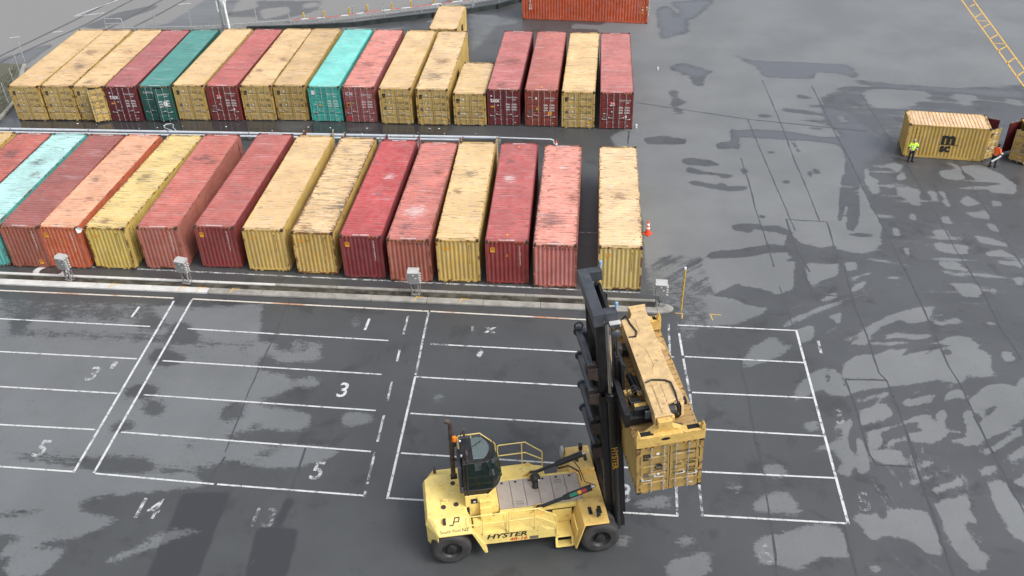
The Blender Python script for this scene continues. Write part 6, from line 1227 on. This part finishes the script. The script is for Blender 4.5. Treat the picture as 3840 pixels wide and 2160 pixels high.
plug_box(-23.75, 43.20, -.22, 'grey plug box with round-topped lid in front of the salmon-red container')
plug_box(-10.12, 42.80, .03, 'grey plug box in front of the salmon container with the number across it')
plug_box(3.62, 42.35, -.05, 'grey plug box on the rounded kerb end beside the yellow pole')
for x, y, s, lab in ((3.18, 50.11, 1.0, 'orange traffic cone beside the lone cream-roofed container'), (-3.03, 60.75, 1.0, 'orange traffic cone between the two rows, half hidden behind the pink container')):
    r = thing('traffic_cone', lab, 'cone', (x, y, .004), random.uniform(0, 1), 'traffic cones'); mb = MB(); mb.box(-.22, .22, -.22, .22, 0, .05); mb.lathe([(.17, .05), (.15, .12), (.045, .92), (.03, .94), (.001, .94)], (0, 0, 0), (0, 0, 1), 20); b = mb.build('cone_body', M['conered'], r, smooth=True)
    mb = MB(); f = lambda z: .155 - (z - .12) * .13
    for z0, z1 in ((.38, .52), (.62, .76)): mb.lathe([(f(z0) + .002, z0), (f(z1) + .002, z1)], (0, 0, 0), (0, 0, 1), 20)
    mb.build('reflective_band', M['reflect'], b, smooth=True)
r = thing('marker_pole', 'slim yellow pole with dark bands standing past the kerb end', 'pole', (4.79, 42.29, .004)); mb = MB(); mb.tube([(0, 0, 0), (.02, 0, 2.78)], .055, 10); p = mb.build('pole_shaft', M['poleyellow'], r, smooth=True)
mb = MB(); [mb.tube([(0.003 * i, 0, .55 + .42 * i), (.003 * i, 0, .59 + .42 * i)], .058, 10) for i in range(5)]; mb.build('dark_band', M['rustblack'], p); mb = MB(); mb.tube([(.02, 0, 2.72), (.02, 0, 2.84)], .062, 10); mb.build('pole_cap', M['paper'], p)
# pipelines between the rows
def pipe(name, lab, pts, rr, post=True):
    r = thing(name, lab, 'pipe', (pts[0][0], pts[0][1], 0.004)); o = Vector((pts[0][0], pts[0][1], 0)); mb = MB(); mb.tube([Vector(p) - o for p in pts], rr, 14); mb.build('pipe_run', M['pipe'], r, smooth=True)
    n = int((Vector(pts[-1]) - Vector(pts[0])).length / 6)
    if post:
        mb = MB()
        for i in range(n + 1):
            p = Vector(pts[0]).lerp(Vector(pts[-1]), i / n) - o; mb.box(p.x - .12, p.x + .12, p.y - .25, p.y + .25, 0, p.z - rr); mb.tube([(p.x - .04, p.y, p.z), (p.x + .04, p.y, p.z)], rr + .02, 14)
        mb.build('pipe_support', M['greybox'], r)
pipe('pipeline', 'upper long white pipe running between the two container rows', [(-70, 62.35, .36), (-7.3, 62.2, .36)], .105)
pipe('pipeline', 'second long white pipe nearer the front row of containers', [(-70, 61.75, .36), (-10.0, 61.75, .36)], .085)
pipe('thin_pipe', 'thin grey pipe with bent end reaching past the white pipes', [(-7.2, 62.15, .40), (-3.5, 62.0, .40), (-3.3, 62.0, .34), (-3.25, 62.0, .03)], .055, False)
mb = MB(); hp = [(-32.13, 63.04), (-32.66, 63.68), (-32.80, 64.1), (-33.05, 64.3), (-33.38, 64.2), (-33.5, 63.9), (-33.27, 63.55), (-32.78, 63.26), (-32.1, 62.9)]
mb.tube([(x, y, .05) for x, y in hp], .035, 8); tag(mb.build('hose', M['pipe'], smooth=True), 'white hose looped on the wet ground between the rows', 'hose')
rng = random.Random(3); mb = MB()
for i in range(26):
    x, y, a = rng.uniform(-42, -8), rng.uniform(62.9, 64.3), rng.uniform(0, 3); s = rng.uniform(.03, .09); c, q = math.cos(a), math.sin(a); mb.prism([(x + c * s, y + q * s), (x - q * s, y + c * s), (x - c * s, y - q * s * .6), (x + q * s * .7, y - c * s)], 'z', .006, .02)
struct(tag(mb.build('litter', M['paper']), 'white paper scraps scattered on the wet lane between the rows', 'litter'), 'stuff')
mb = MB(); mb.add([(-30.30, 44.40, 2.95), (-30.05, 44.36, 3.05), (-29.88, 44.45, 2.92), (-30.0, 44.40, 2.70), (-30.22, 44.38, 2.62), (-30.10, 44.52, 2.93)], [(0, 1, 5), (1, 2, 5), (2, 3, 5), (3, 4, 5), (4, 0, 5)]); o = tag(mb.build('rag', M['paper'], fix=False), 'white rag caught on the corner of the pale yellow container', 'rag'); sf = o.modifiers.new('cloth', 'SOLIDIFY'); sf.thickness = .01
# fence on the far boundary
fp = [(-42.5, 84.7), (-39.0, 84.54), (-35.95, 85.1), (-32.79, 85.4), (-29.59, 85.46), (-26.42, 85.67), (-23.57, 86.25), (-20.85, 87.31), (-18.12, 88.43), (-15.3, 89.2), (-12.63, 89.95), (-10.2, 91.5), (-8.2, 93.4)]
r = thing('wire_fence', 'thin wire fence with slim steel posts along the far boundary', 'fence')
for x, y in fp:
    mb = MB(); mb.tube([(x, y, 0), (x, y, 1.85)], .045, 8); mb.build('post', M['galv'], r, smooth=True)
mb = MB()
for z in (.35, .75, 1.15, 1.55, 1.8): mb.tube([(x, y, z) for x, y in fp], .0045, 4)
mb.build('wire', M['galv'], r)
fl = [(-49.2, 62.0), (-48.85, 65.0), (-48.1, 67.55), (-49.0, 70.4), (-50.16, 73.33), (-51.3, 76.2)]
r = thing('wire_fence', 'thin wire fence beside the grass verge at the end of the back row', 'fence')
for x, y in fl:
    mb = MB(); mb.tube([(x, y, 0), (x, y, 1.85)], .045, 8); mb.build('post', M['galv'], r, smooth=True)
mb = MB()
for z in (.35, .75, 1.15, 1.55, 1.8): mb.tube([(x, y, z) for x, y in fl], .0045, 4)
mb.build('wire', M['galv'], r)
gr = [(-46, 82.6), (-38.76, 83.03), (-35.69, 83.53), (-32.42, 84.25), (-29.4, 84.83), (-25.66, 85.72), (-22.22, 87.2), (-17.69, 88.9), (-12.77, 90.93), (-9, 93.0)]
gr = [(x, y + .9) for x, y in gr]
r = thing('guard_rail', 'pale steel guard rail with red and white paint behind the fence', 'guard rail'); mb = MB(); mbr = MB(); mbw = MB(); mbp = MB()
for i in range(len(gr) - 1):
    a, b = Vector((*gr[i], .45)), Vector((*gr[i + 1], .45)); mb.bar(a, b, .10, .30)
    if 3 < i: 
        n = 5
        for q in range(n): (mbr if q % 2 == 0 else mbw).bar(a.lerp(b, q / n) + Vector((0, .10, .16)), a.lerp(b, (q + .9) / n) + Vector((0, .10, .16)), .08, .05)
    mbp.box(a.x - .06, a.x + .06, a.y - .06, a.y + .06, 0, .4)
mb.build('beam', M['galv'], r); mbr.build('red_stripe', M['red'], r); mbw.build('white_stripe', M['paper'], r); mbp.build('rail_post', M['galv'], r)
for i, (x, y) in enumerate([(-28.9, 87.7), (-27.0, 88.25), (-24.77, 89.22), (-23.13, 90.07), (-20.82, 90.7), (-19.0, 91.33), (-16.85, 92.34), (-15.12, 92.98)]):
    mb = MB(); mb.box(x - .08, x + .08, y - .09, y + .09, 0, .60); mb.prism([(x - .08, .60), (x + .08, .60), (x, .66)], 'y', y - .09, y + .09); tag(mb.build('bollard', M['poleyellow'], None, .01), 'squat yellow bollard in the line behind the striped guard rail', 'bollard', 'yellow bollards behind the guard rail')
kb = [(-33.5, 84.45), (-30, 84.75), (-26.76, 85.2), (-23.53, 85.8), (-20.71, 86.9), (-16.22, 88.6), (-13.27, 89.6), (-10.25, 91.2), (-8.19, 93.1), (-6, 95.5)]
r = thing('edge_barrier', 'low dark barrier wall along the foot of the far fence', 'barrier'); mb = MB()
for a, b in zip(kb[:-1], kb[1:]): mb.bar((*a, .22), (*b, .22), .22, .44)
mb.build('barrier_body', M['barrier'], r); mb = MB()
for x, y in kb[5:]: mb.box(x - .08, x + .08, y - .30, y - .12, 0, .5)
mb.build('barrier_foot', M['rustblack'], r)
r = thing('lamp_post', 'tall grey tapered lamp post rising past the frame top behind the yellow containers', 'lamp post', (-35.75, 84.35, 0)); mb = MB(); mb.box(-.22, .22, -.22, .22, 0, .05); mb.tube([(0, 0, .05), (-.05, 0, 4), (-.1, 0, 9)], [.08, .07, .06], 10); mb.build('post', M['greybox'], r, smooth=True); mb = MB(); mb.tube([(-.1, 0, 8.8), (.2, -.3, 9.1), (1.0, -.8, 9.2)], .05, 8); mb.box(.9, 1.5, -1.0, -.7, 9.12, 9.26); mb.build('lamp_arm', M['greybox'], r); mb = MB(); mb.box(-.22, -.10, -.10, .10, 1.9, 2.9); mb.build('sign_plate', M['paper'], r, .01)
r = thing('barrier_boom', 'white raised boom gate with forked upper arm behind the yellow container', 'boom gate', (-35.05, 84.0, 0)); mb = MB(); mb.tube([(0, 0, 0), (-.12, .2, 2.5), (-.30, .3, 3.6)], [.12, .10, .07], 10); mb.tube([(-.14, .2, 2.6), (-.42, .3, 3.5), (-.70, .4, 4.4)], [.08, .08, .06], 8); mb.tube([(-.12, .2, 2.5), (.15, .25, 3.1), (.02, .3, 4.0)], .05, 8); mb.build('boom', M['paper'], r, smooth=True); mb = MB(); mb.prism([(-.62, 3.3), (.16, 3.2), (-.05, 2.1), (-.15, 2.1)], 'y', .18, .22); mb.build('skirt', M['paper'], r)
r = thing('hoop_barrier', 'grey steel hoop barrier standing beyond the first yellow containers', 'barrier', (-46.7, 84.7, 0), .04); mb = MB(); mb.tube([(-.85, 0, 0), (-.85, 0, .95), (-.78, 0, 1.02), (.78, 0, 1.02), (.85, 0, .95), (.85, 0, 0)], .045, 8); mb.tube([(-.85, 0, .55), (.85, 0, .55)], .035, 8); mb.build('hoop', M['galv'], r, smooth=True)
mb = MB()
for l in ([(-54.62, 74), (-54.5, 77.9), (-52.16, 86.44), (-49.5, 98)], [(-53.97, 74), (-53.6, 76.74), (-50.43, 85.37), (-47.6, 98)], [(-48.5, 80), (-47.44, 85.02), (-46.2, 90.4), (-44.4, 98)], [(-46.6, 80), (-45.35, 84.79), (-44.0, 89.26), (-42.0, 98)]):
    for dx, w, z, mi in ((0, .07, .012, 0), (.12, .16, .006, 1)): strip(mb, [(x + dx, y) for x, y in l], w, z, mi)
struct(mb.build('railway_track', [M['rail'], M['tar']], fix=False))
mb = MB(); vg = [(-47.45, 65.0), (-47.9, 68.0), (-49.4, 71.2), (-51.2, 75.6), (-56, 76), (-56, 58), (-47.3, 58)]
k = NT('verge_soil'); a = k.noise(k.co(), 4, 6); k.out(k.mix(a, (.06, .062, .045), (.12, .12, .085)), .9); mb.prism(vg, 'z', .0, .10); struct(mb.build('grass_verge', k.m))
mb = MB()
for i in range(6500):
    x, y = rng.uniform(-51.5, -47.5), rng.uniform(60, 75)
    if x > -47.6 - max(0, (y - 66)) * .40: continue
    h = rng.uniform(.05, .16); a = rng.uniform(0, 6.28); w = .02; dx, dy = rng.uniform(-.05, .05), rng.uniform(-.05, .05)
    mb.add([(x - w * math.cos(a), y - w * math.sin(a), .1), (x + w * math.cos(a), y + w * math.sin(a), .1), (x + dx, y + dy, .1 + h)], [(0, 1, 2)])
k = NT('verge_grass'); a = k.noise(k.co(), 1.2, 5); k.out(k.mix(k.ramp(a, .35, .65), (.05, .065, .028), (.13, .135, .08)), .8); struct(tag(mb.build('grass', k.m, fix=False), 'short green grass on the verge by the fence', 'grass'), 'stuff')
mb = MB(); kl = [(-47.25, 58), (-47.3, 65.0), (-47.75, 68.0), (-49.2, 71.2), (-51.0, 75.6)]
for a, b in zip(kl[:-1], kl[1:]): mb.bar((*a, .08), (*b, .08), .32, .18)
struct(tag(mb.build('verge_kerb', M['concrete'], None, .02), 'mossy concrete kerb along the grass verge', 'kerb'))
# small finds on the open yard
for x, y, l in ((4.75, 59.6, 'small white marker post'),): pass
mb = MB(); mb.box(-.06, .06, -.05, .05, 0, .30); o = tag(mb.build('marker_block', M['paper'], None, .01), 'small white marker block on the ground by the end container of the back row', 'marker'); o.location = (2.75, 64.9, .004)
mb = MB(); mb.box(-.06, .06, -.05, .05, 0, .26); o = tag(mb.build('marker_block', M['paper'], None, .01), 'small white marker block alone on the open yard', 'marker'); o.location = (4.75, 76.0, .004)

# ---------------------------------------------------------------- two yard workers
def skin_body(name, joints, edges, mat, parent, lv=2):
    me = bpy.data.meshes.new(name); names = list(joints); me.from_pydata([joints[n][0] for n in names], [], []) if not edges else me.from_pydata([joints[n][0] for n in names], [(names.index(a), names.index(b)) for a, b in edges], [])
    me.materials.append(mat); o = link(name, me, parent)
    s = o.modifiers.new('flesh', 'SKIN'); s.use_smooth_shade = True; o.modifiers.new('smooth', 'SUBSURF').levels = lv; o.modifiers['smooth'].render_levels = lv
    L = me.skin_vertices[0].data
    for i, n in enumerate(names):
        rr = joints[n][1]; L[i].radius = rr if isinstance(rr, tuple) else (rr, rr); L[i].use_root = (i == 0)
    return o
def hand(J, E, wrist, d, side, pre, curl):
    """palm plus five separate bent fingers"""
    d = Vector(d).normalized(); s = Vector(side).normalized(); n = d.cross(s).normalized(); w = Vector(J[wrist][0])
    J[pre + 'palm'] = (tuple(w + d * .05), (.024, .036)); E.append((wrist, pre + 'palm'))
    for i, (off, ln_) in enumerate(((-.030, .062), (-.010, .074), (.010, .070), (.029, .054))):
        b = w + d * .085 + s * off; m = b + d * ln_ * .55 + n * curl * .02; t = m + d * ln_ * .35 + n * curl * .04
        for q, p, r in (('a', b, .0095), ('b', m, .009), ('c', t, .008)): J[pre + 'f%d%s' % (i, q)] = (tuple(p), r)
        E += [(pre + 'palm', pre + 'f%da' % i), (pre + 'f%da' % i, pre + 'f%db' % i), (pre + 'f%db' % i, pre + 'f%dc' % i)]
    b = w + d * .035 - s * .042; t = b + d * .045 - s * .018 + n * curl * .02; J[pre + 'ta'] = (tuple(b), .011); J[pre + 'tb'] = (tuple(t), .009); E += [(pre + 'palm', pre + 'ta'), (pre + 'ta', pre + 'tb')]
def worker(label, loc, rz, P, top, hair, sleeve, long_hair=False, scale=1.0):
    r = thing('person', label, 'person', (*loc, .004), rz); r.scale = (scale,) * 3
    J, E = {}, []
    def add(n, p, rr, to=None):
        J[n] = (p, rr); 
        if to: E.append((to, n))
    add('pelvis', P['pelvis'], (.125, .10)); add('waist', P['waist'], (.12, .09), 'pelvis'); add('chest', P['chest'], (.14, .092), 'waist'); add('neck', P['neck'], .055, 'chest'); add('jaw', P['jaw'], (.062, .075), 'neck'); add('head', P['head'], (.078, .095), 'jaw'); add('crown', P['crown'], (.055, .065), 'head')
    nz = Vector(P['face']).normalized(); h = Vector(P['head']); add('nose', tuple(h + nz * .105 + Vector((0, 0, -.01))), .012, 'head')
    for s, q in (('r', -1), ('l', 1)):
        add('sh' + s, P['sh' + s], .072, 'chest'); add('el' + s, P['el' + s], .048, 'sh' + s); add('wr' + s, P['wr' + s], .032, 'el' + s)
        add('hip' + s, P['hip' + s], .088, 'pelvis'); add('kn' + s, P['kn' + s], .062, 'hip' + s); add('an' + s, P['an' + s], .043, 'kn' + s)
        d = Vector(P['wr' + s]) - Vector(P['el' + s]); hand(J, E, 'wr' + s, d, P.get('hs' + s, (0, 1, 0)), s, 1)
    body = skin_body('body', J, E, M['skin'], r)
    grow = lambda n, k: (J[n][0], tuple(x + k for x in J[n][1]) if isinstance(J[n][1], tuple) else J[n][1] + k)
    # jacket: torso and sleeves
    names = ['waist', 'pelvis', 'chest', 'shr', 'shl', 'elr', 'ell']; JJ = {n: grow(n, .034) for n in names}; nb = Vector(P['chest']).lerp(Vector(P['neck']), .72); JJ['collar'] = (tuple(nb), .092)
    skin_body('jacket', JJ, [('waist', 'pelvis'), ('waist', 'chest'), ('chest', 'collar'), ('chest', 'shr'), ('chest', 'shl'), ('shr', 'elr'), ('shl', 'ell')], top, r)
    for s in 'rl':
        mb = MB(); a, b = Vector(P['el' + s]), Vector(P['wr' + s]); mb.tube([a.lerp(b, .0), a.lerp(b, .45), a.lerp(b, .97)], [.066, .060, .046], 12); mb.build('sleeve', sleeve, r, smooth=True)
        mb = MB(); mb.tube([a.lerp(b, .62), a.lerp(b, .80)], [.060, .055], 12); mb.build('cuff_band', M['reflect'], r, smooth=True)
    JT = {n: grow(n, .020) for n in ('pelvis', 'hipr', 'hipl', 'knr', 'knl', 'anr', 'anl')}
    skin_body('trousers', JT, [('pelvis', 'hipr'), ('pelvis', 'hipl'), ('hipr', 'knr'), ('hipl', 'knl'), ('knr', 'anr'), ('knl', 'anl')], M['navy'], r)
    for s in 'rl':
        a = Vector(P['an' + s]); t = Vector(P['toe' + s]); mb = MB(); m = a.lerp(t, .55); mb.tube([a + Vector((0, 0, .05)), a - Vector((0, 0, a.z - .06)), ], [.06, .065], 10); mb.tube([Vector((a.x, a.y, .06)) - (t - a).normalized() * .04 * Vector((1, 1, 0)).length / 1.414, Vector((m.x, m.y, .055)), Vector((t.x, t.y, .045))], [.058, .06, .042], 10); mb.build('boot', M['boot'], r, smooth=True)
    up = (Vector(P['crown']) - Vector(P['jaw'])).normalized(); mb = MB(); c = h + up * .045 - nz * .022; mb.ball(c, .094, .094, .092, 18, 12)
    if long_hair: mb.ball(h - nz * .06 - up * .05, .07, .07, .11, 14, 10)
    mb.build('hair', hair, r, smooth=True)
    sd2 = nz.cross(up).normalized(); mb = MB()
    for q in (-1, 1): mb.ball(h + nz * .086 + sd2 * q * .034 + up * .012, .010, .010, .008, 8, 6, 0)
    mb.tube([h + nz * .092 - up * .045 - sd2 * .022, h + nz * .097 - up * .047, h + nz * .092 - up * .045 + sd2 * .022], .005, 6, 1); mb.build('face', [M['black'], M['red']], body)
    mb = MB()
    for q in (-1, 1): mb.ball(h + sd2 * q * .088 + up * -.005, .014, .02, .028, 8, 6)
    mb.build('ears', M['skin'], body, smooth=True)
    return r
P1 = dict(pelvis=(0, 0, .93), waist=(0, 0, 1.08), chest=(0, -.01, 1.32), neck=(0, -.03, 1.50), jaw=(0, -.065, 1.57), head=(0, -.07, 1.645), crown=(0, -.045, 1.72), face=(0, -1, -.35),
  shr=(-.20, 0, 1.40), shl=(.20, 0, 1.40), elr=(-.34, -.02, 1.16), ell=(.34, -.02, 1.16), wrr=(-.21, -.14, 1.02), wrl=(.22, -.13, 1.00), hsr=(0, .3, 1), hsl=(0, .3, 1), hipr=(-.10, 0, .88), hipl=(.10, 0, .88), knr=(-.12, -.02, .48), knl=(.13, -.03, .48), anr=(-.13, .03, .09), anl=(.15, .02, .09), toer=(-.17, -.17, .05), toel=(.20, -.17, .05))
w1 = worker('standing person in a hi-vis yellow jacket and navy trousers looking down', (21.42, 60.33), .12, P1, M['hivis'], M['hairgrey'], M['navy'], scale=.97)
mb = MB(); mb.tube([(-.155, -.0, 1.20), (-.1, -.115, 1.20), (.1, -.115, 1.20), (.155, 0, 1.20), (.1, .115, 1.20), (-.1, .115, 1.20)], .022, 8, closed=True); mb.tube([(0, -.13, 1.42), (0, -.135, 1.15)], .02, 6); mb.build('reflective_tape', M['reflect'], w1, smooth=True)
P2 = dict(pelvis=(0, 0, .91), waist=(.02, 0, 1.06), chest=(.07, 0, 1.30), neck=(.11, 0, 1.47), jaw=(.16, 0, 1.535), head=(.175, 0, 1.61), crown=(.15, 0, 1.685), face=(1, -.1, -.35),
  shr=(.08, -.20, 1.38), shl=(.08, .20, 1.38), elr=(.08, -.27, 1.10), ell=(.18, .24, 1.10), wrr=(.34, -.20, 1.00), wrl=(.36, .12, 1.02), hsr=(0, .3, 1), hsl=(0, .3, 1), hipr=(0, -.10, .86), hipl=(0, .10, .86), knr=(.08, -.11, .48), knl=(-.05, .10, .48), anr=(.08, -.12, .09), anl=(-.18, .10, .11), toer=(.31, -.13, .05), toel=(.03, .10, .05))
w2 = worker('person in an orange vest with white gloves walking beside the open container doors', (26.70, 59.75), .55, P2, M['hiorange'], M['hairdark'], M['navy'], True, .98)
mb = MB(); mb.ball((.40, -.19, 1.0), .075, .06, .065); mb.build('glove', M['paper'], w2, smooth=True)
mb = MB(); mb.box(-.34, .34, -.012, .012, -.085, .085); o = tag(mb.build('paper_roll', M['paper'], None, .01), 'long white folded sheet held by the walking person in orange', 'paper'); o.location = (26.66, 59.38, .82); o.rotation_euler = (.25, -.62, .12)
